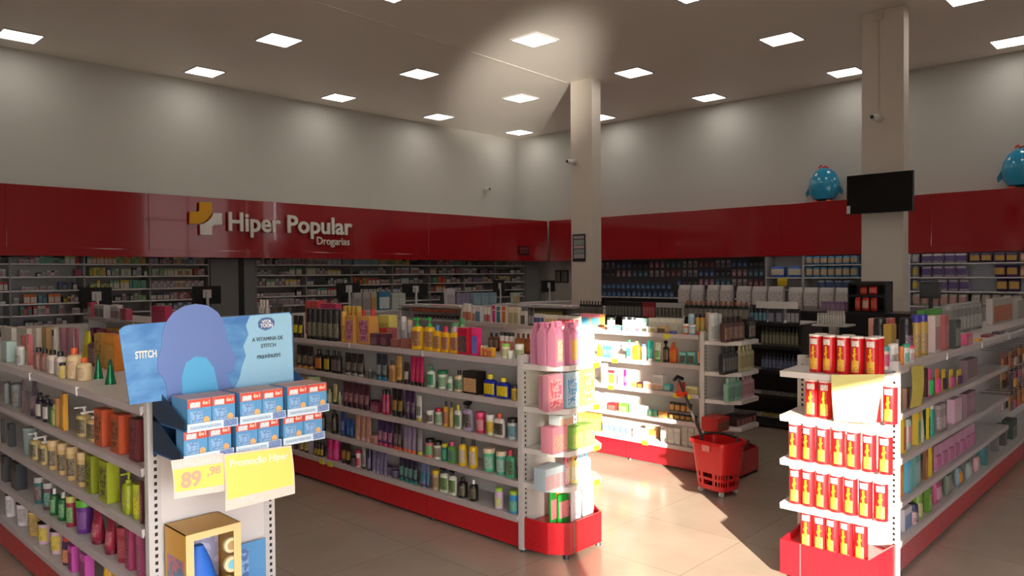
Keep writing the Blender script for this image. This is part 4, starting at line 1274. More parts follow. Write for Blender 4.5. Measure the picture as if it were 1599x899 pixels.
row('Y', PY, LV[1], 'second shelf', U, '''
box 1404 1412 604 1 a88c58/-/98804c tan carton
box 1413 1422 606 1 b88c80/-/a07c70 dusty pink carton
box+b.05 1443 1450 575 1 4c2c28/-/6c3c38 dark brown slim carton
blister 1451 1460 576 1 e05890/30c068/- neon pink toy card
blister 1461 1471 576 1 e87030/e050a0/- neon orange toy card
blister 1472 1482 577 1 d8b428/3c2038/- yellow toy card
blister 1483 1493 577 1 d8b428/b84890/- yellow toy card
blister 1494 1505 577 1 d8b428/58305c/- yellow toy card
box+b.04 1507 1528 560 2 7c6468/-/8c7478 mauve carton
''', side=.35, wk=1.6, bd=.5, bm_=.06)
row('Y', PY, LV[2], 'third shelf', U, '''
box 1410 1417 640 1 d8b840/-/d86038 yellow and orange carton
bag 1418 1428 655 1 b8ccc8/-/d88c90 pale green pouch
box 1430 1440 640 1 c8a838/-/488c60 yellow and green carton
tube 1441 1448 632 1 d0c8b0/c8c0a8/e0d8c8 cream tube
box 1449 1454 636 1 d0b818/-/302820 yellow and black carton
slim 1456 1466 630 1 1c9c94/c8ccc8/38aca0 teal tube container
slim 1467 1487 630 4 7c6c6c/8c7c7c/a09090 grey lipstick tube
box 1488 1504 622 2 c8a0b0/-/d8c0c8 pale pink carton
box 1507 1526 612 3 8c6c74/-/9c8088 mauve carton
''', side=.35, wk=1.6, bd=.5, bm_=.06)
row('Y', PY, LV[3], 'fourth shelf', U, '''
box 1405 1413 715 1 d87830/-/e0a850 orange carton
box 1414 1425 708 1 58b0d0/-/88c8d8 sky blue carton
box 1427 1440 702 1 60908c/-/a0b8b4 teal carton
box 1445 1451 694 1 7c4c30/-/98643c brown carton
box 1452 1457 692 1 c8a018/-/d8b830 yellow carton
blister 1458 1526 678 7 c08ca8/a86888/- pink accessory card
''', side=.35, wk=1.6, bd=.5, bm_=.06)
row('Y', PY, LV[4], 'bottom shelf', U, '''
slim 1400 1408 826 1 d86038/c85030/e08860 orange bottle
box 1409 1427 793 1 c8c0c4/-/7c98c0 tall white and blue carton
slim 1429 1436 800 1 c8a8b0/d8b8c0/b88890 pale pink bottle
slim 1431 1442 788 1 30385c/242c4c/8c94b8 navy bottle
slim 1436 1447 760 1 6c8c30/98a048/c8c088 green bottle
box 1448 1457 760 1 58802c/-/70943c green carton
bag 1459 1475 752 1 a84870/-/d0a0b4 dark pink pouch
bag 1477 1492 742 1 6c7464/-/8c8478 grey green pouch
bag 1493 1507 730 1 788c94/-/d89030 blue and orange pouch
bag 1508 1520 722 1 909c98/-/b8b4a8 pale pouch
bag 1521 1534 714 1 c09090/-/b8a8a8 dusty pink pouch
jar 1537 1549 694 1 3c6868/48706c/- dark teal pot
''', side=.35, wk=1.6, bd=.5, bm_=.06)
# wire hooks in the far bays
hk_cols = ['b8783c', 'b85c70', '2c2826', '8c4c48', 'a89c8c', '3c3a3c', 'c08c34', '6c6866', '9c4c68', 'a8603c']
for li, z in enumerate((1.10, .90, .70)):
    for k in range(9):
        x = 8.15 + k*.21
        h_ = link('display_hook', MB().tube([(x, 1.67, z), (x, 1.42, z+.004), (x, 1.405, z+.02)], .0035, 6).mesh('hook', STEEL)); h_.parent = Rg
        h_.matrix_parent_inverse = Matrix.Translation((4.79, 1.40, 0)).inverted(); h_.name = 'hook'
        for q in range(2):
            P = product('blister', .13, .15, hk_cols[(k*3+li*5+q) % 10], hk_cols[(k+li*2+q*7+3) % 10], None, None, True)
            o = link('blister_pack', P[0][1], None, (x, 1.43+q*.06, z-.155)); o['category'] = 'pack'
            REG.append((o, 'hanging accessory card', 'hook row %s' % names_x[li], U, x-q*.01))
row('Y', PY, LV[4], 'far bottom shelf', U, '''
box+b.05 1552 1562 668 1 5c5856/-/706c68 grey carton
box+b.05 1563 1574 660 1 34302e/-/484442 charcoal carton
box+b.05 1575 1590 655 2 2c3830/-/3c4840 dark green carton
''')
row('Y', PY, 1.0, 'far part of the second shelf', U, '''
''')
sheet('paper_sign', 'yellow paper strip hanging from the top shelf of the toy gondola', [(1423, 572), (1442, 570), (1437, 633), (1420, 637)], 'Y', PY-.02, 'c8b858', 'b0a048')

# ------------------------------------------------------------------ vitamin display on the slotted end-cap
PY = 3.24; BL = mat('7fb2dc', .35); BL2 = mat('2c68a8', .35)
st = link('vitamin_display_shelf', None); tag(st, 'blue cardboard vitamin display header board with trays, hung on the slotted frame', 'display stand')
def board(nm, pts, mt, y, th, parent):
    P = [on_plane(a, b_, 'Y', y) for a, b_ in pts]; mb = MB()
    mb.rings([[(q.x, y, q.z) for q in P][::-1], [(q.x, y+th, q.z) for q in P][::-1]])
    return link(nm, mb.mesh(nm, mt), parent)
def grad_mat():
    mt = bpy.data.materials.new('printed_card'); mt.use_nodes = True; nt = mt.node_tree; b = nt.nodes['Principled BSDF']; b.inputs['Roughness'].default_value = .4
    tc = nt.nodes.new('ShaderNodeTexCoord'); n = nt.nodes.new('ShaderNodeTexNoise'); n.inputs['Scale'].default_value = 5; n.inputs['Detail'].default_value = 4
    r = nt.nodes.new('ShaderNodeValToRGB'); r.color_ramp.elements[0].color = lin('447ab8'); r.color_ramp.elements[0].position = .35; r.color_ramp.elements[1].color = lin('649cce'); r.color_ramp.elements[1].position = .6
    nt.links.new(tc.outputs['Generated'], n.inputs['Vector']); nt.links.new(n.outputs['Fac'], r.inputs[0]); nt.links.new(r.outputs[0], b.inputs['Base Color'])
    return mt
hd = board('header_board', [(203, 632), (186, 516), (192, 510), (202, 507), (452, 487), (456, 492), (459, 598)], grad_mat(), PY, .006, st)
# plain abstract panel in place of the printed figure
cen = [(262, 624), (259, 596), (247, 580), (246, 560), (252, 545), (253, 525), (258, 505), (270, 488), (287, 478), (305, 474), (325, 477), (340, 487), (350, 503), (354, 528), (362, 545), (370, 560), (364, 578), (354, 584), (366, 608)]
board('abstract_panel', cen, mat('6a82bc', .4), PY-.004, .003, hd)
board('abstract_inset', [(285, 620), (284, 588), (290, 566), (305, 556), (322, 558), (334, 574), (342, 611)], mat('5caedc', .4), PY-.007, .002, hd)
board('pale_panel', [(366, 606), (374, 590), (378, 572), (384, 555), (380, 540), (388, 522), (384, 508), (390, 493), (451, 488.5), (455, 493), (458, 598)], mat('98c8e2', .4), PY-.002, .0015, hd)
def hdr_text(body, px0, px1, py0, py1, c, bold=0):
    a, b_ = on_plane(px0, py0, 'Y', PY-.008), on_plane(px1, py1, 'Y', PY-.008)
    me = text_mesh(body, mat(c, .5), width=abs(b_.x-a.x), height=abs(on_plane((px0+px1)/2, py0, 'Y', PY).z-on_plane((px0+px1)/2, py1, 'Y', PY).z), extrude=.0006, bold=bold)
    o = link('lettering', me, hd, ((a.x+b_.x)/2, PY-.006, (a.z+b_.z)/2), rot=(0, R(-1), 0)); return o
hdr_text('STITCH', 211, 245, 547, 559, 'f0ece0', .03)
hdr_text('A VITAMINA DE', 394, 442, 525.5, 531.5, '38404c', .0)
hdr_text('STITCH', 408, 431, 536, 542, '38404c', .0)
hdr_text('maxinutri', 402, 438, 551, 558.5, '303848', .0)
board('badge', [(404, 511), (403, 503), (408, 497), (416, 495), (424, 496), (429, 501), (428, 508), (422, 513), (415, 516), (409, 514)], mat('5470a0', .4), PY-.004, .0015, hd)
for bd, a, c in (('VITA', (409, 424, 499, 504.5), 'f4f4f4'), ('TOON', (407, 426, 505, 511), 'f4f4f4')): hdr_text(bd, a[0], a[1], a[2], a[3], c, .03)
# trays
TX0, TX1 = 1.27, 1.93
bx = lambda nm, *a: boxobj(nm, *a[:6], a[6], st)
T1 = on_plane(330, 665, 'Y', 3.02).z; T2 = on_plane(335, 711, 'Y', 3.06).z
tray_z = (T1-.004, T2-.004)
for k, (z, y) in enumerate(((T1, 3.02), (T2, 3.06))):
    t = boxobj('tray', TX0, TX1, y-.006, 3.345, z-.01, z-.002, BL2, st)
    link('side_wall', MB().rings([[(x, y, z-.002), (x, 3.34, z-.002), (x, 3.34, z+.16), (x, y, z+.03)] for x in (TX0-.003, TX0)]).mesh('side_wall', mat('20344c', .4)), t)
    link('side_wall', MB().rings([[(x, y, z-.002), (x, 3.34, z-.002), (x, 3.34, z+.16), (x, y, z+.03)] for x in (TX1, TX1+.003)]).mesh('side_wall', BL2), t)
    for q in range(3):
        x0 = TX0+.005+q*.222; x1 = x0+.212
        link('tray_front', MB().box(x0, x1, y-.011, y-.006, z-.012, z+.022).mesh('tray_front', mat('d4e6f2', .4)), t)
        link('tray_print', MB().box(x0+.01, x0+.14, y-.012, y-.011, z-.002, z+.010).mesh('tray_print', print_mat('d4e6f2', '5c84b0', 14, .5)), t)
        link('tray_corner', MB().box(x0+.15, x1-.004, y-.0125, y-.011, z-.008, z+.020).mesh('tray_corner', print_mat('90a8d0', '4c68a0', 8, .5)), t)
bx('backing_sheet', TX0, TX1, 3.343, 3.35, T2-.02, 1.33, mat('284c78', .4))
bx('header_ledge', TX0, TX1, PY-.004, 3.343, 1.305, 1.318, BL2)
# cartons on the trays
vb = MB(); VW, VH, VD = .098, min(.128, T1-T2-.014), .075
def vit_box():
    o = link('vitamin_box', MB().box(-VW/2, VW/2, -VD/2, VD/2, 0, VH).mesh('box', mat('5c9ccc', .4)))
    link('red_corner', MB().box(-VW/2+.001, VW/2, -VD/2-.001, -VD/2, VH*.70, VH-.001).mesh('red_corner', mat('d8523c', .4)), o)
    link('print_panel', MB().box(-VW*.40, VW*.12, -VD/2-.0012, -VD/2, VH*.08, VH*.60).mesh('print_panel', print_mat('8cb8dc', '7090c4', 3, .52)), o)
    link('orange_spot', MB().rings([[(VW*.28+math.cos(t*.524)*.013, y_, VH*.25+math.sin(t*.524)*.016) for t in range(12)] for y_ in (-VD/2-.0015, -VD/2)]).mesh('orange_spot', mat('e8b070', .4)), o)
    link('badge', MB().box(-VW*.40, VW*.02, -VD/2-.0018, -VD/2, VH*.72, VH*.90).mesh('badge', print_mat('e8e8e8', '6070a0', 5, .6)), o)
    link('lettering', text_mesh('6x1', mat('f8e8d8'), width=VW*.30, height=VH*.14, extrude=.0005, bold=.02), o, (VW*.27, -VD/2-.0015, VH*.86))
    link('lid', MB().box(-VW/2, VW/2, -VD/2, VD/2, VH, VH+.002).mesh('lid', mat('b89088', .4)), o)
    return o
vproto = None
for k, (z, y, ex_) in enumerate(((T1, 3.02, 2), (T2, 3.06, 1))):
    for q in range(6):
        for dpt in range(ex_):
            x = TX0+.06+(q//2)*.222+(q % 2)*.101; loc = (x, y+VD/2+dpt*(VD+.003), z-.0015)
            if vproto is None: o = vproto = vit_box()
            else:
                o = vproto.copy(); COL.objects.link(o)
                for ch in vproto.children:
                    c = ch.copy(); COL.objects.link(c); c.parent = o
            o.location = loc; o['category'] = 'box'
            REG.append((o, 'blue and red vitamin box' + (' second deep' if dpt else ''), 'upper tray' if k == 0 else 'lower tray', 'vitamin display', x))
for x in (1.36, 1.62, 1.86):
    link('hinge_clip', MB().box(x-.02, x+.02, PY-.03, PY+.01, 1.29, 1.315).mesh('hinge_clip', mat('a8c4dc', .2)), st)
# paper offers below the trays
def offer(label, px, lines, extra=None):
    y = 3.035 if px[0][0] > 300 else 3.045
    P = [on_plane(a, b_, 'Y', y) for a, b_ in px]
    o = link('paper_sign', None, None, (0, 0, 0)); tag(o, label, 'paper sign')
    def quad(nm, u0, u1, v0, v1, mt, lift):
        def pt(u, v):
            q = P[0].lerp(P[1], u).lerp(P[3].lerp(P[2], u), v); return (q.x, y-lift-.010*math.sin(v*2.8), q.z)
        mb = MB(); N = 8
        mb.rings([[pt(u0, v0+(v1-v0)*i/N), pt(u1, v0+(v1-v0)*i/N), (lambda t: (t[0], t[1]+.0008, t[2]))(pt(u1, v0+(v1-v0)*i/N)), (lambda t: (t[0], t[1]+.0008, t[2]))(pt(u0, v0+(v1-v0)*i/N))] for i in range(N+1)])
        return link(nm, mb.mesh(nm, mt), o)
    quad('paper', 0, 1, 0, 1, mat('f4d6ca', .6), 0)
    quad('yellow_print', .02, .98, lines[0], lines[1], mat('f4e070', .6), .0012)
    for body, u, v, w_, hh, c, bold in extra:
        q = P[0].lerp(P[1], u).lerp(P[3].lerp(P[2], u), v); wd = (P[1]-P[0]).length*w_; ht = (P[0].z-P[3].z)*hh
        sl = math.atan2(P[1].z-P[0].z, P[1].x-P[0].x)
        link('lettering', text_mesh(body, mat(c, .6), width=wd, height=ht, extrude=.0006, bold=bold), o, (q.x, y-.010*math.sin(v*2.8)-.003, q.z), rot=(0, -sl, 0))
offer('smaller yellow and pink offer sheet reading SUPER OFERTA 89,98', [(267, 719), (349, 707), (350, 766), (271, 779)], (.24, .82),
      extra=[('SUPER OFERTA', .5, .13, .84, .12, 'f4ece8', .02), ('89', .33, .54, .38, .42, 'e2ac94', .03), (',98', .78, .42, .26, .26, 'e2ac94', .02)])
offer('larger curling yellow sheet reading Promocao Hiper below the trays', [(349, 709), (455, 695), (460, 770), (351, 798)], (.03, .80),
      extra=[('Promo\u00e7\u00e3o Hiper', .5, .20, .86, .17, 'f6f2d8', .03), ('Hiper Popular', .34, .90, .40, .08, 'f8ece4', .02)])

# gold window box with toy, small blue counter display (standing in the base tray)
gb = link('toy_gift_box', None, None, (0, 0, 0)); tag(gb, 'large gold window gift box with blue toy and cream ornaments under the offer sheets', 'box')
gx0, gx1, gy0, gy1, gz0, gz1 = 1.326, 1.570, 3.165, 3.385, .2025, .757
fr = MB()
fr.box(gx0, gx0+.004, gy0, gy1, gz0, gz1); fr.box(gx1-.004, gx1, gy0, gy1, gz0, gz1); fr.box(gx0, gx1, gy1-.004, gy1, gz0, gz1); fr.box(gx0, gx1, gy0, gy1, gz0, gz0+.004); fr.box(gx0, gx1, gy0, gy1, gz1-.004, gz1)
link('box_shell', fr.mesh('box_shell', mat('d8a23c', .4)), gb)
fr = MB(); fr.box(gx0, gx0+.034, gy0-.002, gy0, gz0+.05, gz1-.03); fr.box(gx1-.034, gx1, gy0-.002, gy0, gz0+.05, gz1-.03); fr.box(gx0, gx1, gy0-.002, gy0, gz1-.03, gz1); fr.box(gx0, gx1, gy0-.002, gy0, gz0, gz0+.05)
link('front_frame', fr.mesh('front_frame', mat('e8c88c', .4)), gb)
link('inner_card', MB().box(gx0+.01, gx1-.01, gy1-.02, gy1-.012, gz0+.01, gz1-.01).mesh('inner_card', print_mat('a8a8c8', 'c8c8e0', 5, .5)), gb)
link('side_print', MB().box(gx0-.001, gx0, gy0+.02, gy1-.03, gz0+.02, gz1-.12).mesh('side_print', print_mat('c87888', '6c88a8', 3, .5)), gb)
link('soft_toy', MB().loft([(gz0+.02, .06, .05), (gz0+.12, .085, .07), (gz0+.28, .085, .07), (gz0+.38, .055, .05), (gz0+.46, .02, .02)], 16, 2, 0, 1.43, 3.28).mesh('soft_toy', mat('2c70d8', .6), True), gb)
for i, (x, z, r_) in enumerate(((1.532, .66, .034), (1.535, .575, .036), (1.515, .49, .036))):
    s = link('ornament', MB().loft([(-.012, r_*.9, r_*.9), (-.008, r_, r_), (.008, r_, r_), (.012, r_*.9, r_*.9)], 18).mesh('ornament', mat('ecd8a8', .4), True), gb, (x, gy0+.02, z), rot=(R(90), 0, 0))
    link('inset', MB().loft([(.012, r_*.6, r_*.6), (.014, r_*.55, r_*.55)], 14).mesh('inset', mat(('b89468', '78c0dc', 'c8a0b0')[i], .4), True), s)
cd = link('counter_display', None, None, (0, 0, 0)); tag(cd, 'small blue cardboard display with backing card beside the gold gift box', 'display')
boxobj('backing_card', 1.60, 1.80, 3.375, 3.38, .2025, .575, mat('5c98cc', .4), cd); boxobj('card_print', 1.62, 1.71, 3.372, 3.375, .34, .55, print_mat('88b4dc', '5878b0', 3, .5), cd)
boxobj('tray_box', 1.60, 1.80, 3.165, 3.372, .2025, .36, mat('3c78b8', .4), cd)
for k in range(3):
    o = boxobj('snack_pack', 1.615+k*.06, 1.665+k*.06, 3.17, 3.30, .3608, .40, mat(('9c3c6c', '3c4c8c', 'b04c3c')[k]), None, .004)
    tag(o, '%s snack pack in the small blue counter display' % ('wine', 'indigo', 'brick')[k], 'pack', 'snack packs in the counter display')

# ------------------------------------------------------------------ rolling baskets
def basket(x, y, rz, label, tagc='e04028', handle=True):
    o = link('shopping_basket', None, None, (x, y, 0), rz); tag(o, label, 'basket')
    REDB = mat('d0181c', .32, coat=.2); n = 48; rows = []
    zs = [.045, .06, .085, .125, .145, .185, .21, .28, .40, .445]
    def ring(z, g=0):
        t = (z-.045)/.4; ax, ay = .12+.04*t-g, .142+.045*t-g; out = []
        for i in range(n):
            a = 2*math.pi*(i+.5)/n; c, s = math.cos(a), math.sin(a)
            out.append((ax*math.copysign(abs(c)**.42, c), ay*math.copysign(abs(s)**.42, s), z))
        return out
    mb = MB(); holes = set()
    for r_ in (1, 3): pass
    V = [ring(z) for z in zs]; W_ = [ring(z, .004) for z in zs]
    for rr in (V, W_):
        base = len(mb.v)
        for q in rr: mb.v += q
        for k in range(len(zs)-1):
            for i in range(n):
                if k in (2, 4) and i % 2 != 0: continue
                j = (i+1) % n; f = (base+k*n+i, base+k*n+j, base+(k+1)*n+j, base+(k+1)*n+i)
                mb.f.append(f if rr is V else f[::-1]); mb.mi.append(0)
        mb.f.append(tuple(base+i for i in range(n))); mb.mi.append(0)
    link('tub', mb.mesh('tub', REDB, True), o)
    rim = MB(); rs = []
    P = ring(.445); rr = []
    for a, b_, g in ((.437, 0, -.014), (.452, 0, -.014), (.452, 0, .006), (.437, 0, .006)): rr.append(ring(.445, g))
    zz_ = (.425, .452, .452, .425)
    rim.rings([[(x_, y_, zz_[k]) for x_, y_, _ in rr[k]] for k in range(4)] + [[(x_, y_, zz_[0]) for x_, y_, _ in rr[0]]], close=False)
    link('rim', rim.mesh('rim', REDB, True), o)
    link('rim_label', MB().box(-.166, -.160, -.05, .03, .37, .42).mesh('rim_label', print_mat('d86060', 'e8b0a8', 6, .5)), o)
    for sx in (-1, 1):
        for sy in (-1, 1):
            link('wheel', MB().loft([(-.012, .022, .022), (.012, .022, .022)], 14).mesh('wheel', mat('c8c8c8', .3), True), o, (sx*.09, sy*.11, .0225), rot=(R(90), 0, 0))
    link('carry_handle', MB().tube([(.02, -.18, .458), (.09, -.13, .47), (.10, 0, .475), (.09, .13, .47), (.02, .18, .458)], .010, 8).mesh('carry_handle', DARK, True), o)
    if handle:
        link('pull_handle', MB().tube([(0, .16, .30), (0.0, .18, .45), (.0, .42, .86), (0, .44, .90)], .014, 8).mesh('pull_handle', mat('38383a', .35), True), o)
        link('grip', MB().tube([(-.055, .44, .90), (0, .455, .925), (.055, .44, .90)], .016, 8).mesh('grip', BLACK, True), o)
        link('handle_tag', MB().box(-.03, .03, .36, .44, .755, .80).mesh('handle_tag', mat(tagc, .4)), o)
    return o
basket(5.74, 3.08, R(-12), 'red rolling basket with dark pull handle standing in the aisle sun')

# ------------------------------------------------------------------ medicine wall
YS = 15.2; WL = (2.09, 1.86, 1.615, 1.385, 1.18, .95, .70, .45)
def wall_unit(name, label, a0, a1, axis, plane, depth, levels, bays, body=WHITE, back=None, skip=()):
    o = link(name, None); tag(o, label, 'shelving')
    def B(nm, s0, s1, d0, d1, z0, z1, mt): return link(nm, MB().box(*((s0, s1, plane+d0, plane+d1) if axis == 'Y' else (plane+d0, plane+d1, s0, s1)), z0, z1).mesh(nm, mt), o)
    B('back_panel', a0, a1, depth-.01, depth, .05, 2.2, back or body)
    for k in range(bays+1):
        s = a0+(a1-a0)*k/bays; B('side_panel', s-.012, s+.012, 0, depth-.01, 0, 2.2, body)
    for k in range(bays):
        s0, s1 = a0+(a1-a0)*k/bays+.013, a0+(a1-a0)*(k+1)/bays-.013
        for z in levels:
            if (k, z) in skip: continue
            B('shelf', s0, s1, 0, depth-.012, z-.022, z, WHITE)
    return o
SHF = mat('8e8c8b', .5)
wall_unit('medicine_shelving', 'medicine wall shelving behind the counter, beside the grey panel', 1.1, 6.93, 'Y', YS, .45, WL, 5, SHF)
wall_unit('medicine_shelving', 'long medicine wall shelving below the shop name', 7.98, 16.55, 'Y', YS, .45, WL, 7, SHF)
struct('wall_panel_grey', 6.96, 7.95, YS-.02, YS+.5, 0, 2.2, GREY)
struct('gap_shade', 7.56, 7.68, YS-.03, YS-.02, 0, 2.2, mat('0c0c0d'))  # black strip paints the dark of the gap in the grey panel
struct('wall_corner_panel', 16.6, 17.2, YS, YS+.1, 0, 2.2, GREY)
MED = {'w': ('a8a8a8', 'white'), 'g': ('5c8c68', 'green'), 't': ('4c8484', 'teal'), 'o': ('c86828', 'orange'), 'y': ('c0a030', 'yellow'), 'r': ('a83038', 'red'), 'p': ('98606c', 'pink'),
       'b': ('34507c', 'blue'), 'n': ('24262e', 'navy'), 'k': ('302c2c', 'black'), 'l': ('98a868', 'lime'), 's': ('8cacb8', 'pale blue'), 'e': ('b8ac88', 'beige'), 'm': ('6c4c6c', 'mauve')}
HTS = {'1': .07, '2': .105, '3': .135, '4': .16, '5': .18}
MEDS = []
DIV = [1.1+5.83*k/5 for k in range(6)]+[7.98+8.57*k/7 for k in range(8)]
def med_row(z, lv, segs, unit, axis='Y', plane=YS):
    """segs: px0 px1 n colours height"""
    for sg in segs.split(';'):
        t = sg.split()
        if len(t) < 5: continue
        a, b_ = col(float(t[0]), axis, plane+.03, z), col(float(t[1]), axis, plane+.03, z)
        n = int(t[2]); st_ = (b_-a)/n
        for k in range(n):
            cc = t[3][k % len(t[3])]; c, cn = MED[cc]; h = HTS[t[4][k % len(t[4])]]
            w = abs(st_)*.95; inkc = MED[t[3][(k+1) % len(t[3])]][0] if len(t[3]) > 1 else 'c8c4bc'
            if cc in 'we': inkc = '8c8c90' if k % 2 else '9c6c74'
            x = a+st_*(k+.5)
            if any(abs(x-d_) < w/2+.014 for d_ in DIV): continue
            MEDS.append((x, plane+.08+rng.uniform(0, .04), z, round(w, 3), h, c, inkc, cn, lv, unit))
def place_meds():
    """the 300 that show largest are things; the rest is one mass"""
    MEDS.sort(key=lambda q: -(q[3]*q[4])/(q[0]**2+q[1]**2))
    for x, y, z, w, h, c, inkc, cn, lv, unit in MEDS[:300]:
        put('carton', x, y, z, w, h, [c, None, inkc], cn+' medicine box', lv, unit, 0, x, d=.09, lo=True)
    mb = MB(); mats = []
    for x, y, z, w, h, c, inkc, cn, lv, unit in MEDS[300:]:
        if c not in mats: mats.append(c)
        if inkc not in mats: mats.append(inkc)
        mb.box(x-w/2, x+w/2, y-.045, y+.045, z+.0008, z+h, mats.index(c)); mb.box(x-w*.42, x+w*.42, y-.0465, y-.0448, z+h*.1, z+h*.7, mats.index(inkc))
    tag(link('medicine_boxes', mb.mesh('medicine_boxes', [mat(c) for c in mats])), 'remaining small medicine boxes ranged along the wall shelving behind the counter', 'boxes', kind='stuff')
UW = 'medicine wall'
med_row(WL[0]-0, 'top shelf', '0 16 2 kn 1;30 48 2 ww 1;48 62 2 rw 2;62 84 3 gtg 3;84 102 2 gn 2;102 118 2 l 3;118 136 3 rrm 2;137 145 1 t 3;145 182 6 o 3;182 229 8 lglo 3;236 248 2 w 2;249 270 4 kmw 3;271 290 3 el 3;290 308 3 sbs 3;308 320 2 e 3', UW)
med_row(WL[1], 'second shelf', '0 10 2 w 3;16 24 1 w 2;31 48 3 w 2;58 72 2 kw 1;74 92 3 wkw 2;118 128 2 rm 3;128 137 1 w 2;141 166 5 gyy 4;168 174 1 b 4;175 186 2 gw 3;190 206 3 lw 3;208 222 2 kw 4;226 236 2 g 2;238 256 3 lwg 3;257 278 4 l 3;279 302 4 el 3;304 320 3 rpw 3', UW)
med_row(WL[2], 'third shelf', '0 13 2 r 4;34 60 3 w 1;64 84 2 w 1;93 112 3 bn 3;115 122 1 k 3;141 152 2 gy 2;152 157 1 y 4;158 172 3 gy 2;173 188 3 g 4;189 203 3 y 4;204 233 7 gt 4;237 275 8 pw 3;276 290 3 e 3;290 319 6 pw 3', UW)
med_row(WL[3], 'fourth shelf', '0 10 1 k 1;14 30 2 w 2;37 58 2 o 4;61 74 2 tb 3;76 95 2 o 4;100 112 2 ky 2;112 123 2 wk 3;180 190 1 k 2;192 216 4 wnn 3;217 235 3 lg 2;236 256 4 n 3;256 266 2 b 3;267 297 6 pwr 3', UW)
med_row(WL[4], 'fifth shelf', '8 26 2 s 3;32 50 3 tkr 4;53 78 4 rww 4;94 102 1 w 4;113 126 2 w 2;234 270 6 wkw 3;272 300 4 bw 3', UW)
med_row(WL[5], 'sixth shelf', '0 12 2 k 2;40 60 3 n 3;60 82 3 wk 2;90 98 1 w 4;98 106 1 k 4', UW)
UW = 'long medicine wall'
med_row(WL[0], 'top shelf', '401 408 1 k 3;409 434 6 wkn 3;435 447 3 w 2;447 470 5 ww 3;472 490 4 we 3;491 512 4 w 3;513 534 3 s 3;536 592 10 ss 3;593 605 2 ye 3;606 617 2 yg 3;618 640 4 yek 3;641 656 3 nk 2;656 682 3 bn 3;683 707 5 rwk 3;708 738 4 tg 2;738 770 4 nk 2;771 792 3 ng 2;793 823 4 w 3', UW)
med_row(WL[1], 'second shelf', '402 424 4 kw 2;440 453 2 w 1;453 472 2 g 4;473 495 3 l 4;496 512 4 wk 3;512 533 3 y 2;534 560 4 kn 1;562 592 5 tw 2;594 604 2 wk 4;606 625 3 lwe 4;627 640 2 w 4;642 655 1 w 4;656 672 2 b 3;673 683 1 y 3;685 712 4 kw 3;713 725 2 rm 3;726 745 3 wg 3;750 770 3 nm 3;775 797 3 kn 2;798 822 3 n 3', UW)
med_row(WL[2], 'third shelf', '401 414 3 wk 4;416 430 2 g 3;432 445 3 wb 4;447 464 3 y 3;466 470 1 w 3;480 490 2 b 3;491 512 4 kn 2;513 526 3 kw 4;528 536 2 w 3;537 554 3 g 4;555 566 3 ork 4;567 575 2 og 4;576 594 3 r 3;596 626 5 we 2;627 640 2 s 3;640 662 3 kw 3;664 684 3 gt 3;686 696 2 or 4;697 705 1 b 3;706 738 5 wk 3;739 755 3 bm 3;756 780 4 ek 3;781 798 3 yw 4;799 820 3 kw 3', UW)
med_row(WL[3], 'fourth shelf', '402 412 2 k 2;414 462 6 ww 1;464 472 2 k 3;474 495 5 w 3;496 512 3 t 4;513 527 3 r 4;564 592 7 n 4;593 612 4 wk 3;614 626 3 b 3;627 634 2 w 3;668 680 2 rm 3;681 697 3 o 4;698 744 8 n 3;745 755 2 e 3;800 820 3 kw 2', UW)
med_row(WL[4], 'fifth shelf', '402 420 4 rw 3;421 460 8 w 4;462 500 6 wm 3;502 528 5 rwk 2;600 626 5 kw 3;668 690 4 mn 3;692 712 3 tn 3;714 740 4 w 4;742 768 5 wb 3;800 822 4 w 2', UW)

place_meds()
# framed pictures in the corner recess
for k, (a, b_) in enumerate(((868, 877), (879, 888))):
    p, q = on_plane(a, 422, 'X', X1), on_plane(b_, 441, 'X', X1)
    o = link('picture_frame', None); tag(o, 'small black framed certificate on the corner wall, %s' % ('first by the shelving' if k == 0 else 'second, next to the pillar'), 'picture frame')
    boxobj('frame', X1-.03, X1-.002, q.y, p.y, q.z, p.z, BLACK, o); boxobj('certificate', X1-.032, X1-.03, q.y+.03, p.y-.03, q.z+.03, p.z-.03, print_mat('8c8884', '6c6864', 9, .5), o)

# checkout counter with monitors
ct = link('checkout_counter', None); tag(ct, 'long white checkout counter in front of the medicine wall', 'counter')
for k in range(5): boxobj('counter_front', 3.2+k*2.6, 5.76+k*2.6, 13.05, 13.10, 0, 1.05, WHITE, ct)
boxobj('counter_top', 3.15, 16.2, 13.0, 13.6, 1.05, 1.09, SHELF, ct)
mlab = ['beside the far upright of the hair care gondola', 'behind the blue board', 'beside the grey boxes', 'above the hanging combs', 'in the middle of the long medicine wall', 'next to the far pillar']
for k, (x0, x1, y0, y1) in enumerate(((125, 178, 449, 480), (303, 346, 447, 474), (528, 564, 442, 463), (633, 668, 443, 463), (768, 795, 437, 459), (844, 873, 438, 455))):
    p, q = on_plane(x0, y0, 'Y', 13.38), on_plane(x1, y1, 'Y', 13.38); cx, cz = (p.x+q.x)/2, (p.z+q.z)/2
    o = link('monitor', None, None, (cx, 13.42, 1.0908), R((8, -6, 0, -10, 20, 14)[k])); tag(o, 'black checkout monitor seen from behind, %s' % mlab[k], 'monitor', 'checkout monitors')
    w = (q.x-p.x)/2; boxobj('screen', -w, w, .0, .035, p.z*0+q.z-1.09, p.z-1.09, mat('050506', .75), o, .005)
    hz = (q.z+p.z)/2-1.09
    boxobj('mounting_plate', -.075, .075, -.012, 0, hz-.05, hz+.10, mat('b8b8b8', .4), o); boxobj('stand', -.022, .022, -.04, -.012, 0, hz+.06, mat('b8b8b8', .4), o); boxobj('stand_base', -.12, .12, -.12, .10, 0, .012, mat('a0a0a0', .4), o)
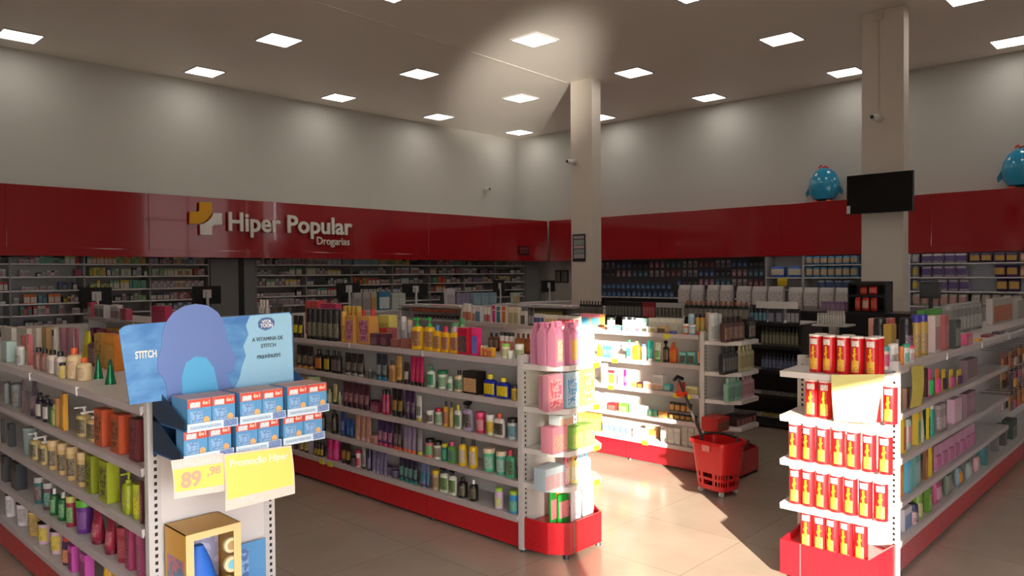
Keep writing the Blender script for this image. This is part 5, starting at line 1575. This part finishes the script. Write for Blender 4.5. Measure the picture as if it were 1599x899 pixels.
# items standing on the counter and behind it
row('Y', 13.05, 1.0908, 'counter top', 'checkout counter', '''
carton 552 565 457 1 a8a4a4/-/989494 grey display box
carton 566 578 457 1 a8a4a4/-/989494 grey display box
carton 579 589 456 1 b0a088/-/c09048 tan display box
carton 590 610 455 1 2c6c90/-/c8d4d8 blue display box
carton 611 634 458 2 a8b0a8/-/c0c8c0 pale green box
carton 696 711 451 1 c8c0c4/-/b8b0b8 tall white box
carton 712 735 458 3 7c7490/-/8c88a0 lilac box
carton 738 776 457 3 7c98ac/-/98b0bc pale blue box
carton 800 812 457 2 a8b8a8/-/c8a888 pale box
''', lo=True)
row('X', 9.8+.62, 1.0, 'rear shelf', 'comb gondola', '''
''')
# person-free dark chair back beside the fifth monitor
ch = link('office_chair', None, None, (13.6*.94, 14.2, 0)); tag(ch, 'black office chair behind the counter', 'chair')
# chair parts
link('seat', MB().loft([(.44, .24, .24), (.50, .26, .26), (.52, .23, .23)], 16, 3).mesh('seat', BLACK, True), ch)
link('backrest', MB().loft([(.60, .20, .03), (.80, .24, .04), (1.25, .22, .04), (1.32, .15, .02)], 16, 3, 0, 0, .24).mesh('backrest', BLACK, True), ch)
link('column', MB().tube([(0, 0, .06), (0, 0, .45)], .03).mesh('column', DARK), ch)
for k in range(5): link('leg', MB().tube([(0, 0, .10), (math.cos(k*1.257)*.28, math.sin(k*1.257)*.28, .03)], .018).mesh('leg', DARK), ch)

# ------------------------------------------------------------------ nappy and hanging goods wall (faces -X)
XS = 17.05; RL = (2.0, 1.715, 1.43, 1.12, .80, .45)
RB = mat('a8a4a2', .5); RWH = mat('d4d6dc', .4)
wall_unit('nappy_shelving', 'wall shelving with purple nappy packs behind the near pillar', 1.5, 4.78, 'X', XS, .5, RL[:4], 1, RWH, RWH)
YD = col(1254.6, 'X', XS+.03, 1.8)
wall_unit('nappy_shelving', 'wall shelving with blue and tan nappy packs beside the near pillar', 4.81, YD-.013, 'X', XS, .5, RL[:4], 1, RB, RB)
wall_unit('nappy_shelving', 'grey wall shelving with two big blue packs, next to the pegboard', YD+.013, 7.9, 'X', XS, .5, RL[1:4], 1, RB, RB)
wall_unit('pegboard_shelving', 'dark pegboard wall unit with hanging packs and blue jars', 7.93, 13.3, 'X', XS, .5, (1.19, .80, .45), 1, mat('4c484c', .6), mat('3a363a', .6))
UN = 'nappy wall'
def packs(z, lv, spec):
    row('X', XS, z, lv, UN, spec, lo=True, hmax=.255 if z < 1.99 else .19)
packs(RL[0], 'top shelf', '''
pack+d.25 1257 1341 397 7 4880a8/-/c0a888 blue and tan nappy pack
pack+d.25 1423 1436 396 1 98909c/-/c0b8c0 grey nappy pack
pack+d.25 1437 1511 396 4 b0a4b0/-/503c78 white and purple nappy pack
pack+d.25 1512 1550 395 2 402c60/-/c0984c purple nappy pack
pack+d.25 1551 1590 395 2 402c60/-/c0984c purple nappy pack
pack+d.25 1592 1606 396 1 d08860/-/e0b090 orange nappy pack
''')
packs(RL[1], 'second shelf', '''
pack+d.25 1201 1227 411 1 2c58a8/-/c8c0a8 big blue and cream pack
pack+d.25 1228 1254 411 1 2c58a8/-/c8c0a8 big blue and cream pack
pack+d.25 1257 1341 416 7 4880a8/-/c0a888 blue and tan nappy pack
pack+d.25 1423 1435 415 1 98909c/-/c0a838 grey nappy pack
pack+d.25 1437 1511 415 4 b0a4b0/-/503c78 white and purple nappy pack
pack+d.25 1551 1591 414 2 402c60/-/c0984c purple nappy pack
pack+d.25 1592 1606 416 1 d08860/-/e0b090 orange nappy pack
''')
packs(RL[2], 'third shelf', '''
pack+d.25 1274 1330 437 4 88949c/-/384878 grey and blue nappy pack
pack+d.25 1423 1435 436 1 98909c/-/c0a838 grey nappy pack
pack+d.25 1462 1515 436 3 b0a4b0/-/503c78 white and purple nappy pack
pack+d.25 1554 1594 435 2 402c60/-/c0984c purple nappy pack
''')
packs(RL[3], 'fourth shelf', '''
pack+d.25 1423 1512 457 6 b8b0a8/-/c09890 pale wrapped pack
pack+d.25 1515 1598 459 5 a8a098/-/b8b0a8 pale wrapped pack
''')
row('X', XS, 1.19, 'low shelf', 'hanging goods wall', '''
jar 938 1052 454 14 34507c/28385c/5c80a8 blue jar
''', lo=True)
row('X', XS, 1.19+.22, 'upper tier of jars', 'hanging goods wall', '''
jar 938 1048 443 14 34507c/28385c/5c80a8 blue jar
''', lo=True)
row('X', 16.45, .98, 'floor stack', 'adult nappy stack', '''
bag+d.25 1056 1100 445 2 b4acac/-/c4bebe large grey white pack
bag+d.25 1101 1145 445 2 b8b0ae/-/c4bebe large grey white pack
bag+d.25 1147 1225 447 3 b4acaa/-/c0bab8 large grey white pack
bag+d.25 1228 1330 449 4 b8b2ae/-/c4beba large grey white pack
''', lo=True)
boxobj('stack_platform', 16.4, 17.0, 4.9, 11.2, 0, .975, mat('8c8682', .6)); tag(bpy.data.objects['stack_platform'], 'low grey display platform under the large nappy packs', 'platform')
bcols = [('8c8890', '5c5c68'), ('34486c', '5470a0'), ('242428', '48484c'), ('8c6874', 'a88088'), ('3c5c68', '587c8c'), ('9c9494', '74686c'), ('6c3c44', '8c5c64')]
for li, z in enumerate((1.98, 1.74, 1.50)):
    for k in range(30):
        px = 940 + k*8.6
        if li == 2 and k < 14: continue
        y = col(px, 'X', 17.52, z)
        if not 8.05 < y < 13.15: continue
        c = bcols[(k//3 + li*2) % 7]
        P = product('blister', .10, .17, c[0], c[1], None, None, True)
        o = link('blister_pack', P[0][1], None, (17.52, y, z), R(-90)); o['category'] = 'pack'
        REG.append((o, '%s hanging pack' % ('grey', 'blue', 'black', 'rose', 'teal', 'silver', 'maroon')[(k//3+li*2) % 7], 'hook row %s' % names_x[li], 'pegboard wall', y))
sheet('price_card', 'yellow price card hanging under the big blue packs', [(1214, 434), (1230, 434), (1229, 447), (1215, 447)], 'X', XS-.03, 'c8a820', 'a88c18', cat='price card')

# ------------------------------------------------------------------ black snack rack and counter by the pillar
PXc = 10.6
rk = link('snack_counter', None); tag(rk, 'black low counter beside the near pillar carrying the sweets rack', 'counter')
boxobj('counter_body', PXc, PXc+.6, 3.0, 4.4, 0, 1.25, mat('1a1a1c', .4), rk); boxobj('counter_top', PXc-.03, PXc+.63, 2.95, 4.45, 1.25, 1.29, mat('242426', .35), rk)
cr = link('sweets_rack', None); tag(cr, 'black wire rack with red sweet bags in front of the near pillar', 'rack')
p, q = on_plane(1327, 437, 'X', PXc+.1), on_plane(1386, 487, 'X', PXc+.1)
boxobj('back_board', PXc+.30, PXc+.32, q.y, p.y, 1.2905, p.z-.02, mat('161618', .4), cr); boxobj('side_board', PXc+.02, PXc+.30, p.y-.02, p.y, 1.2905, p.z-.05, mat('161618', .4), cr); boxobj('side_board', PXc+.02, PXc+.30, q.y, q.y+.02, 1.2905, p.z-.05, mat('161618', .4), cr)
boxobj('rack_header', PXc+.0, PXc+.30, q.y+.02, p.y-.02, p.z-.07, p.z-.03, BLACK, cr); boxobj('rack_floor', PXc+.0, PXc+.30, q.y+.02, p.y-.02, 1.2905, 1.31, BLACK, cr)
row('X', PXc, 1.311, 'lower tier', 'sweets rack', '''
bag+d.07 1334 1344 464 1 c83024/-/d85840 red sweet bag
bag+d.07 1345 1357 462 1 c83024/-/d8a890 red sweet bag
bag+d.07 1358 1370 463 1 c83024/-/d85840 red sweet bag
''', hmax=.18)
row('X', PXc+.05, 1.53, 'upper tier', 'sweets rack', '''
bag+d.07 1341 1354 447 1 c83024/-/d85840 red sweet bag
bag+d.07 1355 1370 447 1 d83428/-/e06850 large red sweet bag
''', hmax=.18)
boxobj('tier_shelf', PXc+.02, PXc+.30, q.y+.02, p.y-.02, 1.50, 1.5295, BLACK, cr)
pr = link('pen_rack', None); tag(pr, 'white pedestal rack with rows of white tubes behind the crisp cans', 'rack')
p = on_plane(1300, 520, 'X', 8.2)
boxobj('pedestal', 8.2, 8.28, p.y-.04, p.y+.04, 0, 1.26, mat('c0bcb4', .4), pr); boxobj('pedestal_base', 8.08, 8.40, p.y-.16, p.y+.16, 0, .03, WHITE, pr); boxobj('rack_tray', 8.12, 8.40, p.y-.17, p.y+.19, 1.26, 1.28, mat('c0bcb4', .4), pr)
row('X', 8.12, 1.281, 'tray', 'white pedestal rack', '''
slim 1275 1319 489 11 c4beb4/a8a49c/d0ccc4 white tube
''', lo=True)
row('X', 8.3, 1.281, 'tray rear row', 'white pedestal rack', '''
slim 1290 1318 485 6 c4beb4/a8a49c/d0ccc4 white tube
''', lo=True)
sb = boxobj('sign_board', 8.48, 8.50, 3.55, 4.05, 1.42, 1.50, mat('d0ccc6', .5)); sb.parent = K
sb.matrix_parent_inverse = (Matrix.Translation((8.5, 6.95, 0)) @ Matrix.Rotation(R(-90), 4, 'Z')).inverted()
row('X', PXc+.2, 1.29, 'counter top', 'black snack counter', '''
box+b.05 1282 1328 471 6 8c6888/-/a884a0 lilac box
''', lo=True)
row('X', 13.25, 1.2, 'card holder', 'near pillar', '''
''')
mon = link('monitor', None, None, (9.0, 2.30, 0)); tag(mon, 'dark monitor standing behind the grey bottles on the toy gondola', 'monitor')
p, q = on_plane(1437, 440, 'X', 9.6), on_plane(1469, 466, 'X', 9.6)
mon.location = (9.6, (p.y+q.y)/2, 0)
wd = abs(p.y-q.y)/2
boxobj('screen', -.02, .02, -wd, wd, q.z, p.z, mat('202022', .3), mon, .004); boxobj('display_glass', -.023, -.02, -wd+.02, wd-.02, q.z+.02, p.z-.02, mat('3a3c3e', .2), mon)
boxobj('pole', .0, .03, -.02, .02, .0, q.z+.05, DARK, mon); boxobj('stand_base', -.15, .15, -.15, .15, 0, .02, DARK, mon)

finish_labels()
